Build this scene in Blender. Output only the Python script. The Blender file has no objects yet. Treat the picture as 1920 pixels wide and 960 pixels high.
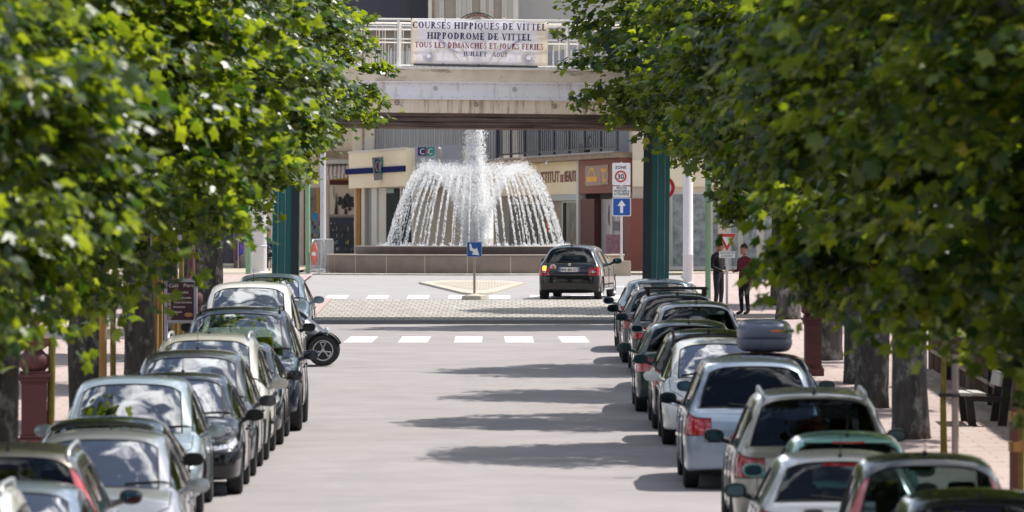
import bpy, bmesh, math, random
import numpy as np
from mathutils import Vector, Matrix, Euler
from mathutils.bvhtree import BVHTree
R = math.radians
PI = math.pi
random.seed(7)
rng = np.random.default_rng(11)
S = bpy.context.scene
COL = S.collection

# ------------------------------------------------------------------ camera, sky, sun, exposure
FPX, HZ, EYE = 13000.0, 425.0, 1.49          # focal length in photo pixels, horizon row, eye height over the plaza
cd = bpy.data.cameras.new('camera'); cam = bpy.data.objects.new('camera', cd); COL.objects.link(cam)
cam.location = (0, 0, EYE); cam.rotation_euler = (R(90), 0, 0)
cd.sensor_width = 36.0; cd.lens = 36.0 * FPX / 1920.0
cd.shift_y = -(480 - HZ) / 1920.0
cd.clip_start = 0.5; cd.clip_end = 3000
cd.dof.use_dof = True; cd.dof.focus_distance = 155; cd.dof.aperture_fstop = 3.9
S.camera = cam

SUN_AZ, SUN_EL = R(60), R(57)                 # azimuth from +Y towards +X
to_sun = Vector((math.sin(SUN_AZ)*math.cos(SUN_EL), math.cos(SUN_AZ)*math.cos(SUN_EL), math.sin(SUN_EL)))
W = bpy.data.worlds.new('World'); S.world = W; W.use_nodes = True
nt = W.node_tree; bg = nt.nodes['Background']
sky = nt.nodes.new('ShaderNodeTexSky'); sky.sky_type = 'NISHITA'; sky.sun_disc = False
sky.sun_elevation = SUN_EL; sky.sun_rotation = SUN_AZ; sky.air_density = 1.0; sky.dust_density = 1.0
tc = nt.nodes.new('ShaderNodeTexCoord'); mp = nt.nodes.new('ShaderNodeMapping'); mp.inputs['Scale'].default_value = (1, 1, 2.2)
nz = nt.nodes.new('ShaderNodeTexNoise'); nz.inputs['Scale'].default_value = 7.5; nz.inputs['Detail'].default_value = 7; nz.inputs['Roughness'].default_value = .6
cr = nt.nodes.new('ShaderNodeValToRGB'); cr.color_ramp.elements[0].position = .51; cr.color_ramp.elements[1].position = .63
mx = nt.nodes.new('ShaderNodeMix'); mx.data_type = 'RGBA'; mx.inputs['B'].default_value = (24, 24.3, 25, 1)
nt.links.new(tc.outputs['Generated'], mp.inputs[0]); nt.links.new(mp.outputs[0], nz.inputs['Vector'])
nt.links.new(nz.outputs['Fac'], cr.inputs[0]); nt.links.new(cr.outputs[0], mx.inputs['Factor'])
nt.links.new(sky.outputs[0], mx.inputs['A']); nt.links.new(mx.outputs['Result'], bg.inputs['Color'])
bg.inputs['Strength'].default_value = 0.082
sl = bpy.data.lights.new('sun', 'SUN'); sl.energy = 5.0; sl.angle = R(.53); sl.color = (1, .955, .88)
so = bpy.data.objects.new('sun', sl); COL.objects.link(so); so.rotation_euler = to_sun.to_track_quat('Z', 'Y').to_euler(); so.location = (40, 120, 60)
vs = S.view_settings; vs.view_transform = 'Standard'; vs.look = 'None'; vs.gamma = 1; vs.exposure = 0.38; vs.use_curve_mapping = False
S.render.engine = 'CYCLES'; cy = S.cycles
cy.max_bounces = 8; cy.diffuse_bounces = 4; cy.glossy_bounces = 4; cy.transmission_bounces = 5; cy.transparent_max_bounces = 24
cy.caustics_reflective = False; cy.caustics_refractive = False; cy.sample_clamp_indirect = 6
cy.use_denoising = True

# ------------------------------------------------------------------ helpers
SLOPE = 0.01615
def g(y):                                     # height of the ground: the street climbs to a level plaza
    return -3.31 + SLOPE*y if y < 205 else 0.0
PITCH = math.atan(SLOPE)
def at(px, py, Y):                            # photo pixel at a distance -> point
    return Vector(((px - 960)*Y/FPX, Y, EYE + (HZ - py)*Y/FPX))
def gx(px, Y): return (px - 960)*Y/FPX
def gy(py): return FPX/((py - 215)/4.8)        # street distance of a ground pixel row

def tag(o, label=None, cat=None, group=None, kind=None):
    if label: o['label'] = label
    if cat: o['category'] = cat
    if group: o['group'] = group
    if kind: o['kind'] = kind
    return o
def empty(name, loc, rz=0, label=None, cat=None, group=None, rx=0):
    o = bpy.data.objects.new(name, None); COL.objects.link(o); o.location = loc; o.rotation_euler = (rx, 0, rz)
    o.empty_display_size = .2
    return tag(o, label, cat, group)
def link(name, me, parent=None, loc=None):
    o = bpy.data.objects.new(name, me); COL.objects.link(o)
    if parent: o.parent = parent
    if loc is not None: o.location = loc
    return o
def copy_tree(o, parent=None):
    c = o.copy(); COL.objects.link(c)
    if parent: c.parent = parent
    for ch in list(o.children): copy_tree(ch, c)
    return c

class MB:
    def __init__(s): s.v = []; s.f = []; s.m = []; s.cur = 0
    def add(s, vs, fs):
        b = len(s.v); s.v += [tuple(p) for p in vs]
        for f in fs: s.f.append(tuple(b+i for i in f)); s.m.append(s.cur)
        return s
    def box(s, x0, x1, y0, y1, z0, z1):
        return s.add([(x0,y0,z0),(x1,y0,z0),(x1,y1,z0),(x0,y1,z0),(x0,y0,z1),(x1,y0,z1),(x1,y1,z1),(x0,y1,z1)],
                     [(3,2,1,0),(4,5,6,7),(0,1,5,4),(1,2,6,5),(2,3,7,6),(3,0,4,7)])
    def rbox(s, c, size, rot=(0,0,0), bev=0.0):
        bm = bmesh.new(); bmesh.ops.create_cube(bm, size=1)
        for v in bm.verts: v.co = Vector((v.co.x*size[0], v.co.y*size[1], v.co.z*size[2]))
        if bev > 0: bmesh.ops.bevel(bm, geom=list(bm.edges), offset=bev, segments=2, affect='EDGES', profile=.6)
        mt = Matrix.Translation(c) @ Euler(rot).to_matrix().to_4x4(); bm.transform(mt)
        s.bm(bm); bm.free(); return s
    def bm(s, bm):
        bm.verts.index_update()
        return s.add([v.co[:] for v in bm.verts], [[v.index for v in f.verts] for f in bm.faces])
    def prism(s, pts, d, axis='y', off=0.0):      # polygon in a plane extruded along an axis
        n = len(pts)
        def P(a, b, t):
            return {'y': (a, t, b), 'x': (t, a, b), 'z': (a, b, t)}[axis]
        vs = [P(a, b, off) for a, b in pts] + [P(a, b, off+d) for a, b in pts]
        fs = [tuple(range(n)), tuple(range(2*n-1, n-1, -1))] + [(i, (i+1) % n, n+(i+1) % n, n+i) for i in range(n)]
        return s.add(vs, fs)
    def tube(s, pts, r, n=8, closed=False, cap=True):
        pts = [Vector(p) for p in pts]; m = len(pts)
        rs = r if isinstance(r, (list, tuple)) else [r]*m
        b = len(s.v); up = None
        for i, p in enumerate(pts):
            if closed: t = pts[(i+1) % m] - pts[i-1]
            else: t = pts[min(i+1, m-1)] - pts[max(i-1, 0)]
            t.normalize()
            if up is None: up = Vector((0,0,1)) if abs(t.z) < .9 else Vector((1,0,0))
            a = t.cross(up); 
            if a.length < 1e-5: a = t.orthogonal()
            a.normalize(); c = a.cross(t); up = c
            for k in range(n):
                w = 2*PI*k/n; s.v.append(tuple(p + a*math.cos(w)*rs[i] + c*math.sin(w)*rs[i]))
        for i in range(m if closed else m-1):
            j = (i+1) % m
            for k in range(n):
                s.f.append((b+i*n+k, b+i*n+(k+1) % n, b+j*n+(k+1) % n, b+j*n+k)); s.m.append(s.cur)
        if cap and not closed:
            s.f.append(tuple(b+k for k in range(n-1, -1, -1))); s.m.append(s.cur)
            s.f.append(tuple(b+(m-1)*n+k for k in range(n))); s.m.append(s.cur)
        return s
    def lathe(s, prof, n=32, c=(0,0,0), axis='z', a0=0, a1=2*PI):
        full = abs(a1-a0-2*PI) < 1e-4; k = n if full else n+1; b = len(s.v); m = len(prof)
        for i in range(k):
            a = a0+(a1-a0)*i/n; ca, sa = math.cos(a), math.sin(a)
            for r, z in prof:
                p = (r*ca, r*sa, z) if axis == 'z' else ((z, r*ca, r*sa) if axis == 'x' else (r*ca, z, -r*sa))
                s.v.append((p[0]+c[0], p[1]+c[1], p[2]+c[2]))
        for i in range(n):
            j = (i+1) % k
            for q in range(m-1):
                s.f.append((b+i*m+q, b+j*m+q, b+j*m+q+1, b+i*m+q+1)); s.m.append(s.cur)
        return s
    def ball(s, c, r, n=12, sc=(1,1,1)):
        bm = bmesh.new(); bmesh.ops.create_uvsphere(bm, u_segments=n, v_segments=max(6, n//2+1), radius=r)
        for v in bm.verts: v.co = Vector((v.co.x*sc[0]+c[0], v.co.y*sc[1]+c[1], v.co.z*sc[2]+c[2]))
        s.bm(bm); bm.free(); return s
    def mesh(s, name, mats, smooth=False, angle=None):
        me = bpy.data.meshes.new(name); me.from_pydata(s.v, [], s.f)
        for m in (mats if isinstance(mats, (list, tuple)) else [mats]): me.materials.append(m)
        if max(s.m, default=0) > 0: me.polygons.foreach_set('material_index', s.m)
        me.update(); fix_normals(me)
        if smooth or angle:
            me.polygons.foreach_set('use_smooth', [True]*len(me.polygons))
            if angle: me.set_sharp_from_angle(angle=R(angle))
        return me
    def build(s, name, mats, parent=None, smooth=False, angle=None, loc=None):
        return link(name, s.mesh(name, mats, smooth, angle), parent, loc)
def fix_normals(me):
    if len(me.polygons) > 60000: return
    bm = bmesh.new(); bm.from_mesh(me); bmesh.ops.recalc_face_normals(bm, faces=bm.faces); bm.to_mesh(me); bm.free()

def instanced(name, tv, tf, rot, loc, mats, parent=None, smooth=False, midx=None):
    """many copies of a small template merged into one mesh (leaves of one crown, drops of one stream)"""
    tv = np.asarray(tv, float); n, k = len(loc), len(tv)
    co = np.einsum('nij,kj->nki', rot, tv) + loc[:, None, :]
    base = (np.arange(n)*k)[:, None, None]
    faces = (np.asarray(tf)[None] + base).reshape(-1); c = len(tf[0])
    me = bpy.data.meshes.new(name); nf = n*len(tf)
    me.vertices.add(n*k); me.vertices.foreach_set('co', co.reshape(-1))
    me.loops.add(nf*c); me.loops.foreach_set('vertex_index', faces.astype(np.int32))
    me.polygons.add(nf); me.polygons.foreach_set('loop_start', np.arange(0, nf*c, c, dtype=np.int32))
    for m in (mats if isinstance(mats, (list, tuple)) else [mats]): me.materials.append(m)
    if smooth: me.polygons.foreach_set('use_smooth', np.ones(nf, bool))
    me.update(calc_edges=True)
    return me if parent is False else link(name, me, parent)

# ------------------------------------------------------------------ materials
def mat(name, col, rough=.55, metal=0.0, var=0.0, vscale=3.0, bump=0.0, bscale=30.0, spec=.5, coat=0.0, emit=None, stretch=None, dirt=None):
    m = bpy.data.materials.new(name); m.use_nodes = True; n = m.node_tree; p = n.nodes['Principled BSDF']
    c4 = (*col, 1); p.inputs['Base Color'].default_value = c4; p.inputs['Roughness'].default_value = rough; p.inputs['Metallic'].default_value = metal
    p.inputs['Specular IOR Level'].default_value = spec
    if coat: p.inputs['Coat Weight'].default_value = coat; p.inputs['Coat Roughness'].default_value = .04
    if emit: p.inputs['Emission Color'].default_value = (*emit[0], 1); p.inputs['Emission Strength'].default_value = emit[1]
    if var or bump or dirt:
        t = n.nodes.new('ShaderNodeTexCoord'); mp = n.nodes.new('ShaderNodeMapping'); n.links.new(t.outputs['Object'], mp.inputs[0])
        if stretch: mp.inputs['Scale'].default_value = stretch
        vec = mp.outputs[0]; out = None
        if var:
            z = n.nodes.new('ShaderNodeTexNoise'); z.inputs['Scale'].default_value = vscale; z.inputs['Detail'].default_value = 6; z.inputs['Roughness'].default_value = .62
            n.links.new(vec, z.inputs['Vector'])
            r = n.nodes.new('ShaderNodeValToRGB'); e = r.color_ramp.elements
            e[0].position = .3; e[1].position = .7
            e[0].color = (*[max(0, c*(1-var)) for c in col], 1); e[1].color = (*[min(1, c*(1+var)) for c in col], 1)
            n.links.new(z.outputs['Fac'], r.inputs[0]); out = r.outputs[0]
        if dirt:                                  # (colour, scale, threshold, stretch) stains with a shape of their own
            mp2 = n.nodes.new('ShaderNodeMapping'); n.links.new(t.outputs['Object'], mp2.inputs[0]); mp2.inputs['Scale'].default_value = dirt[3]
            z2 = n.nodes.new('ShaderNodeTexNoise'); z2.inputs['Scale'].default_value = dirt[1]; z2.inputs['Detail'].default_value = 8; z2.inputs['Roughness'].default_value = .68
            n.links.new(mp2.outputs[0], z2.inputs['Vector'])
            r2 = n.nodes.new('ShaderNodeValToRGB'); r2.color_ramp.elements[0].position = dirt[2]; r2.color_ramp.elements[1].position = min(1, dirt[2]+.16)
            n.links.new(z2.outputs['Fac'], r2.inputs[0])
            mi = n.nodes.new('ShaderNodeMix'); mi.data_type = 'RGBA'; mi.inputs['A'].default_value = c4; mi.inputs['B'].default_value = (*dirt[0], 1)
            n.links.new(r2.outputs[0], mi.inputs['Factor'])
            if out is not None: n.links.new(out, mi.inputs['A'])
            out = mi.outputs['Result']
        if out is not None: n.links.new(out, p.inputs['Base Color'])
        if bump:
            z3 = n.nodes.new('ShaderNodeTexNoise'); z3.inputs['Scale'].default_value = bscale; z3.inputs['Detail'].default_value = 5; n.links.new(vec, z3.inputs['Vector'])
            b = n.nodes.new('ShaderNodeBump'); b.inputs['Strength'].default_value = bump; b.inputs['Distance'].default_value = .02
            n.links.new(z3.outputs['Fac'], b.inputs['Height']); n.links.new(b.outputs[0], p.inputs['Normal'])
    return m

def brick_mat(name, c1, c2, mortar, bw, bh, ms=.02, rough=.8, axes='xy', var=.15, offset=.5):
    m = bpy.data.materials.new(name); m.use_nodes = True; n = m.node_tree; p = n.nodes['Principled BSDF']; p.inputs['Roughness'].default_value = rough
    t = n.nodes.new('ShaderNodeTexCoord'); sp = n.nodes.new('ShaderNodeSeparateXYZ'); cb = n.nodes.new('ShaderNodeCombineXYZ')
    n.links.new(t.outputs['Object'], sp.inputs[0])
    for i, a in enumerate(axes): n.links.new(sp.outputs[a.upper()], cb.inputs[i])
    b = n.nodes.new('ShaderNodeTexBrick'); b.inputs['Color1'].default_value = (*c1, 1); b.inputs['Color2'].default_value = (*c2, 1); b.inputs['Mortar'].default_value = (*mortar, 1)
    b.inputs['Scale'].default_value = 1; b.inputs['Brick Width'].default_value = bw; b.inputs['Row Height'].default_value = bh; b.inputs['Mortar Size'].default_value = ms
    b.offset = offset
    n.links.new(cb.outputs[0], b.inputs['Vector'])
    z = n.nodes.new('ShaderNodeTexNoise'); z.inputs['Scale'].default_value = 1.3; z.inputs['Detail'].default_value = 8; z.inputs['Roughness'].default_value = .7; n.links.new(t.outputs['Object'], z.inputs['Vector'])
    r = n.nodes.new('ShaderNodeMapRange'); r.inputs['From Min'].default_value = .3; r.inputs['From Max'].default_value = .7; r.inputs['To Min'].default_value = 1-var; r.inputs['To Max'].default_value = 1+var
    n.links.new(z.outputs['Fac'], r.inputs['Value'])
    v = n.nodes.new('ShaderNodeVectorMath'); v.operation = 'SCALE'; n.links.new(b.outputs['Color'], v.inputs[0]); n.links.new(r.outputs[0], v.inputs['Scale'])
    n.links.new(v.outputs[0], p.inputs['Base Color'])
    bu = n.nodes.new('ShaderNodeBump'); bu.inputs['Strength'].default_value = .4; bu.inputs['Distance'].default_value = .01; bu.invert = True
    n.links.new(b.outputs['Fac'], bu.inputs['Height']); n.links.new(bu.outputs[0], p.inputs['Normal'])
    return m

def glass_mat(name, tint, ior=1.6, rough=.0, base=.03, power=3.4):
    m = bpy.data.materials.new(name); m.use_nodes = True; n = m.node_tree; n.nodes.remove(n.nodes['Principled BSDF']); o = n.nodes['Material Output']
    tr = n.nodes.new('ShaderNodeBsdfTransparent'); tr.inputs[0].default_value = (*tint, 1)
    gl = n.nodes.new('ShaderNodeBsdfGlossy'); gl.inputs['Roughness'].default_value = rough; gl.inputs['Color'].default_value = (1, 1, 1, 1)
    fr = n.nodes.new('ShaderNodeLayerWeight'); fr.inputs['Blend'].default_value = .5
    pw = n.nodes.new('ShaderNodeMath'); pw.operation = 'POWER'; pw.inputs[1].default_value = power
    ad = n.nodes.new('ShaderNodeMath'); ad.operation = 'ADD'; ad.inputs[1].default_value = base; ad.use_clamp = True
    n.links.new(fr.outputs['Facing'], pw.inputs[0]); n.links.new(pw.outputs[0], ad.inputs[0])
    # faint waviness, as real panes have
    t = n.nodes.new('ShaderNodeTexCoord'); z = n.nodes.new('ShaderNodeTexNoise'); z.inputs['Scale'].default_value = 2.2; z.inputs['Detail'].default_value = 1
    n.links.new(t.outputs['Object'], z.inputs['Vector']); b = n.nodes.new('ShaderNodeBump'); b.inputs['Strength'].default_value = .05; b.inputs['Distance'].default_value = .15
    n.links.new(z.outputs['Fac'], b.inputs['Height']); n.links.new(b.outputs[0], gl.inputs['Normal'])
    mi = n.nodes.new('ShaderNodeMixShader'); n.links.new(ad.outputs[0], mi.inputs[0]); n.links.new(tr.outputs[0], mi.inputs[1]); n.links.new(gl.outputs[0], mi.inputs[2])
    n.links.new(mi.outputs[0], o.inputs[0])
    return m

def leaf_mat(name, cols, trans, rough=.38, tw=.5):
    m = bpy.data.materials.new(name); m.use_nodes = True; n = m.node_tree; p = n.nodes['Principled BSDF']; o = n.nodes['Material Output']
    ge = n.nodes.new('ShaderNodeNewGeometry'); r = n.nodes.new('ShaderNodeValToRGB'); r.color_ramp.interpolation = 'LINEAR'
    while len(r.color_ramp.elements) < len(cols): r.color_ramp.elements.new(.5)
    for i, (pos, c) in enumerate(cols): r.color_ramp.elements[i].position = pos; r.color_ramp.elements[i].color = (*c, 1)
    n.links.new(ge.outputs['Random Per Island'], r.inputs[0]); n.links.new(r.outputs[0], p.inputs['Base Color'])
    p.inputs['Roughness'].default_value = rough; p.inputs['Specular IOR Level'].default_value = .55
    t = n.nodes.new('ShaderNodeBsdfTranslucent'); r2 = n.nodes.new('ShaderNodeValToRGB')
    r2.color_ramp.elements[0].color = (*trans[0], 1); r2.color_ramp.elements[1].color = (*trans[1], 1)
    n.links.new(ge.outputs['Random Per Island'], r2.inputs[0]); n.links.new(r2.outputs[0], t.inputs['Color'])
    ms = n.nodes.new('ShaderNodeMixShader'); ms.inputs[0].default_value = tw
    n.links.new(p.outputs[0], ms.inputs[1]); n.links.new(t.outputs[0], ms.inputs[2]); n.links.new(ms.outputs[0], o.inputs[0])
    return m

def paint(name, col, metal=.35, rough=.3):
    return mat('paint_'+name, col, rough=rough, metal=metal, coat=1.0, spec=.12, var=.04, vscale=40)

MT = {
 'asphalt': mat('asphalt', (.268, .246, .245), .85, var=.12, vscale=.8, bump=.25, bscale=160, dirt=((.23, .215, .215), .35, .56, (1, .12, 1))),
 'asphalt_far': mat('asphalt_far', (.30, .28, .28), .85, var=.08, vscale=.8, bump=.25, bscale=160, dirt=((.25, .235, .235), .5, .6, (.4, 1, 1))),
 'pavement': brick_mat('pavement', (.40, .31, .28), (.37, .29, .265), (.27, .21, .20), .6, .6, .012, axes='xy', var=.12),
 'cream_paving': brick_mat('cream_paving', (.44, .38, .29), (.40, .35, .27), (.28, .24, .19), .4, .4, .014),
 'pavers': brick_mat('pavers', (.35, .325, .29), (.29, .268, .24), (.17, .155, .14), .21, 1.3, .018, var=.22),
 'island': brick_mat('island', (.42, .37, .30), (.37, .33, .27), (.25, .22, .18), .16, .3, .018),
 'kerb': mat('kerb', (.40, .36, .32), .8, var=.15, vscale=4, bump=.2),
 'kerb_cream': mat('kerb_cream', (.43, .385, .32), .8, var=.12, vscale=4, bump=.2),
 'ramp_shadow_tone': mat('ramp_shadow_tone', (.09, .085, .085), .9, var=.2, vscale=3, bump=.3),
 'ground': mat('ground', (.30, .26, .23), .95, var=.15, vscale=.3),
 'marking': mat('marking', (.72, .71, .70), .7, var=.06, vscale=6, dirt=((.42, .40, .39), 5, .62, (1, 1, 1))),
 'granite': mat('granite', (.235, .185, .15), .7, var=.16, vscale=2.2, bump=.25, bscale=60, dirt=((.15, .12, .10), 1.6, .6, (1, 1, .5))),
 'granite_cap': mat('granite_cap', (.40, .345, .29), .6, var=.12, vscale=3),
 'joint': mat('joint', (.42, .36, .29), .9),
 'dark_ring': mat('dark_ring', (.095, .07, .058), .45, var=.25, vscale=3),
 'wet': mat('wet', (.05, .06, .07), .08, spec=.8),
 'white_steel': mat('white_steel', (.88, .88, .92), .5, var=.05, vscale=1.5, dirt=((.52, .42, .33), 2.6, .56, (1.6, 1, .3))),
 'rail_white': mat('rail_white', (.84, .83, .81), .45, var=.06, vscale=8),
 'cream_concrete': mat('cream_concrete', (.84, .74, .61), .85, var=.08, vscale=1.5, bump=.15, dirt=((.34, .26, .20), 3.4, .50, (2.2, 1, .16))),
 'ledge_concrete': mat('ledge_concrete', (.78, .68, .54), .9, var=.14, vscale=2, bump=.3, dirt=((.22, .17, .13), 2.0, .54, (.6, 1, 1.4))),
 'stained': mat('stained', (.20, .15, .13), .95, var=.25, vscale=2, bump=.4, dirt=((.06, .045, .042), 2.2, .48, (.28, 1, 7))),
 'mauve_cap': mat('mauve_cap', (.42, .36, .31), .8, var=.1),
 'teal': mat('teal', (.012, .13, .135), .4, var=.10, vscale=2, spec=.4),
 'teal_trim': mat('teal_trim', (.12, .19, .20), .5, var=.2, vscale=4),
 'teal_dark': mat('teal_dark', (.006, .022, .026), .5),
 'green_post': mat('green_post', (.20, .36, .20), .5, var=.06),
 'grey_post': mat('grey_post', (.52, .52, .55), .45, var=.05),
 'white_post': mat('white_post', (.66, .63, .64), .5, var=.05, vscale=5),
 'galv': mat('galv', (.42, .43, .45), .4, metal=.6, var=.1),
 'pole_metal': mat('pole_metal', (.30, .26, .20), .45, metal=.3),
 'black': mat('black', (.012, .012, .013), .5),
 'rubber': mat('rubber', (.018, .018, .02), .75, bump=.1),
 'plastic': mat('plastic', (.011, .011, .012), .5, spec=.3),
 'interior': mat('interior', (.035, .034, .034), .8, var=.2),
 'seat': mat('seat', (.03, .032, .036), .9, var=.25, vscale=12),
 'liner': mat('liner', (.010, .010, .010), .9),
 'alloy': mat('alloy', (.55, .55, .56), .28, metal=.85),
 'hub': mat('hub', (.10, .10, .105), .5, metal=.4),
 'chrome': mat('chrome', (.75, .75, .76), .12, metal=1),
 'lamp_clear': mat('lamp_clear', (.62, .64, .68), .08, metal=.55, coat=1, spec=.8),
 'lamp_red': mat('lamp_red', (.36, .008, .012), .15, coat=1, var=.25, vscale=14),
 'lamp_pink': mat('lamp_pink', (.55, .10, .12), .15, coat=1, var=.25, vscale=14),
 'lamp_lit': mat('lamp_lit', (.8, .45, .05), .3, emit=((1, .62, .08), 1.3)),
 'amber': mat('amber', (.55, .14, .01), .2, coat=1),
 'plate': mat('plate', (.72, .72, .70), .5, var=.05),
 'plate_blue': mat('plate_blue', (.02, .10, .42), .5),
 'sign_blue': mat('sign_blue', (.008, .075, .34), .4, var=.05),
 'sign_white': mat('sign_white', (.74, .74, .74), .4, var=.03),
 'sign_red': mat('sign_red', (.48, .02, .03), .4, var=.05),
 'sign_orange': mat('sign_orange', (.62, .065, .03), .45, var=.06),
 'sign_black': mat('sign_black', (.015, .015, .02), .5),
 'banner': mat('banner', (.78, .77, .83), .75, var=.05, vscale=2),
 'banner_cream': mat('banner_cream', (.80, .76, .70), .75),
 'banner_swirl': mat('banner_swirl', (.80, .76, .68), .75),
 'banner_mauve': mat('banner_mauve', (.62, .61, .70), .75),
 'ink_navy': mat('ink_navy', (.012, .016, .11), .6),
 'ink_red': mat('ink_red', (.25, .012, .02), .6),
 'grey_bar': mat('grey_bar', (.10, .10, .11), .6),
 'bark': mat('bark', (.050, .042, .036), .95, var=.55, vscale=7, bump=1.0, bscale=18, stretch=(1, 1, .28), dirt=((.24, .23, .21), 5.5, .52, (1, 1, .6))),
 'bark_grey': mat('bark_grey', (.075, .066, .060), .95, var=.5, vscale=8, bump=1.0, bscale=16, stretch=(1, 1, .3), dirt=((.29, .285, .265), 5, .51, (1, 1, .6))),
 'young_bark': mat('young_bark', (.16, .125, .02), .8, var=.25, vscale=8),
 'stake': mat('stake', (.30, .165, .05), .85, var=.25, vscale=6, stretch=(1, 1, .2)),
 'stake_grey': mat('stake_grey', (.33, .27, .23), .85, var=.2, vscale=6, stretch=(1, 1, .2)),
 'maroon': mat('maroon', (.085, .022, .022), .6, var=.2, vscale=4, bump=.1),
 'red_iron': mat('red_iron', (.11, .03, .022), .6, var=.2, vscale=4),
 'wood_dark': mat('wood_dark', (.018, .013, .012), .6, var=.3, vscale=5, stretch=(1, .2, 1)),
 'wood_top': mat('wood_top', (.42, .40, .38), .6, var=.1, vscale=6),
 'stone_wall': brick_mat('stone_wall', (.30, .23, .18), (.24, .18, .14), (.12, .095, .08), .55, .22, .02, axes='yz', var=.3),
 'stone_cap': mat('stone_cap', (.30, .25, .21), .9, var=.2, bump=.3),
 'board': mat('board', (.062, .022, .038), .7, var=.15, vscale=4),
 'board_frame': mat('board_frame', (.40, .41, .52), .5, var=.05),
 'chalk': mat('chalk', (.60, .56, .58), .9),
 'bread': mat('bread', (.45, .25, .13), .8, var=.2, vscale=20),
 'sphere_stone': mat('sphere_stone', (.56, .55, .55), .7, var=.08, vscale=8),
 'box_grey': mat('box_grey', (.095, .115, .17), .45, var=.06, coat=.3),
}

for k_ in ('banner', 'banner_cream', 'banner_swirl', 'banner_mauve'):      # thin cloth: the sun behind it shines through
    m_ = MT[k_]; n_ = m_.node_tree; p_ = n_.nodes['Principled BSDF']; t_ = n_.nodes.new('ShaderNodeBsdfTranslucent'); x_ = n_.nodes.new('ShaderNodeMixShader'); x_.inputs[0].default_value = .5
    t_.inputs[0].default_value = [min(1, c*1.25) for c in p_.inputs['Base Color'].default_value[:3]] + [1]
    n_.links.new(p_.outputs[0], x_.inputs[1]); n_.links.new(t_.outputs[0], x_.inputs[2]); n_.links.new(x_.outputs[0], n_.nodes['Material Output'].inputs[0])
# ------------------------------------------------------------------ ground, street, plaza
def sheet(name, x0, x1, ys, dz, m, kind='structure', thick=0.0):
    """a strip that follows the slope of the ground; with thickness its edges are real steps"""
    b = MB()
    for i in range(len(ys)-1):
        a, c = ys[i], ys[i+1]
        if thick:
            za, zc = g(a)+dz, g(c)+dz
            vs = [(x0,a,za-thick),(x1,a,za-thick),(x1,c,zc-thick),(x0,c,zc-thick),(x0,a,za),(x1,a,za),(x1,c,zc),(x0,c,zc)]
            fs = [(4,5,6,7),(1,2,6,5),(3,0,4,7)]
            if i == 0: fs.append((0,1,5,4))
            if i == len(ys)-2: fs.append((2,3,7,6))
            b.add(vs, fs)
        else:
            b.add([(x0,a,g(a)+dz),(x1,a,g(a)+dz),(x1,c,g(c)+dz),(x0,c,g(c)+dz)], [(0,1,2,3)])
    return tag(b.build(name, m), kind=kind)
YS = [-300, 0, 40, 80, 120, 160, 204.99, 240, 320, 900]
sheet('ground', -400, 400, YS, -.02, MT['ground'])
sheet('road', -6.3, 4.85, [10, 60, 100, 130, 160.0], 0, MT['asphalt'])
# raised paved table; the street-side ramp has the footbridge's shadow painted into its colour
tb = MB(); T0, T1, T2 = 158.9, 160.3, 178.2
for xa, xb in ((-7.2, 5.4),):
    tb.add([(xa,T0,g(T0)+.004),(xb,T0,g(T0)+.004),(xb,T1,g(T1)+.05),(xa,T1,g(T1)+.05)], [(0,1,2,3)])
tag(tb.build('table_ramp', MT['ramp_shadow_tone']), kind='structure')
sheet('paved_table', -7.2, 5.4, [T1, 170, T2], .05, MT['pavers'])
sheet('roundabout_road', -14, 14, [T2, 190, 204.99, 222], .046, MT['asphalt_far'])
# pavements with kerbs
sheet('pavement_near_cafe', -22, -5.85, [10, 60, 110, 160, 204.0], .13, MT['pavement'])
sheet('kerb_near_cafe', -5.85, -5.65, [10, 60, 110, 160, 186], .135, MT['kerb'], thick=.2)
sheet('pavement_near_bench', 5.0, 22, [10, 60, 110, 160, 204.0], .13, MT['pavement'])
sheet('kerb_near_bench', 4.8, 5.0, [10, 60, 110, 160, 186], .135, MT['kerb'], thick=.2)
sheet('forecourt_paving', -30, -6.6, [204.0, 204.99, 240, 262], .134, MT['cream_paving'])
sheet('shop_paving', 3.2, 30, [206, 240, 262], .12, MT['cream_paving'], thick=.12)
sheet('bank_paving', -6.6, 3.2, [219, 240, 262], .10, MT['cream_paving'], thick=.1)
# painted dashes: one band before the paved table, one beyond it
mk = MB()
for xa, xb in ((648,700),(749,803),(853,904),(948,1001),(1053,1104)):
    y0, y1 = 146.0, 149.9; a, b_ = gx(xa, 148), gx(xb, 148); sk = (a+1.2)*-.03
    mk.add([(a, y0, g(y0)+.005),(b_, y0, g(y0)+.005),(b_+sk, y1, g(y1)+.005),(a+sk, y1, g(y1)+.005)], [(0,1,2,3)])
for k in range(-1, 9):
    y0, y1 = 179.0, 182.4; a = gx(643, 180) + (k-.42)*1.06
    mk.add([(a, y0, g(y0)+.052),(a+.55, y0, g(y0)+.052),(a+.55, y1, g(y1)+.052),(a, y1, g(y1)+.052)], [(0,1,2,3)])
for a, b_ in ((1.05, 1.9), (2.6, 3.1)):
    mk.add([(a, 190.6, g(190.6)+.052),(b_, 190.6, g(190.6)+.052),(b_, 192, g(192)+.052),(a, 192, g(192)+.052)], [(0,1,2,3)])
tag(mk.build('road_marking', MT['marking']), kind='structure')
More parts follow.
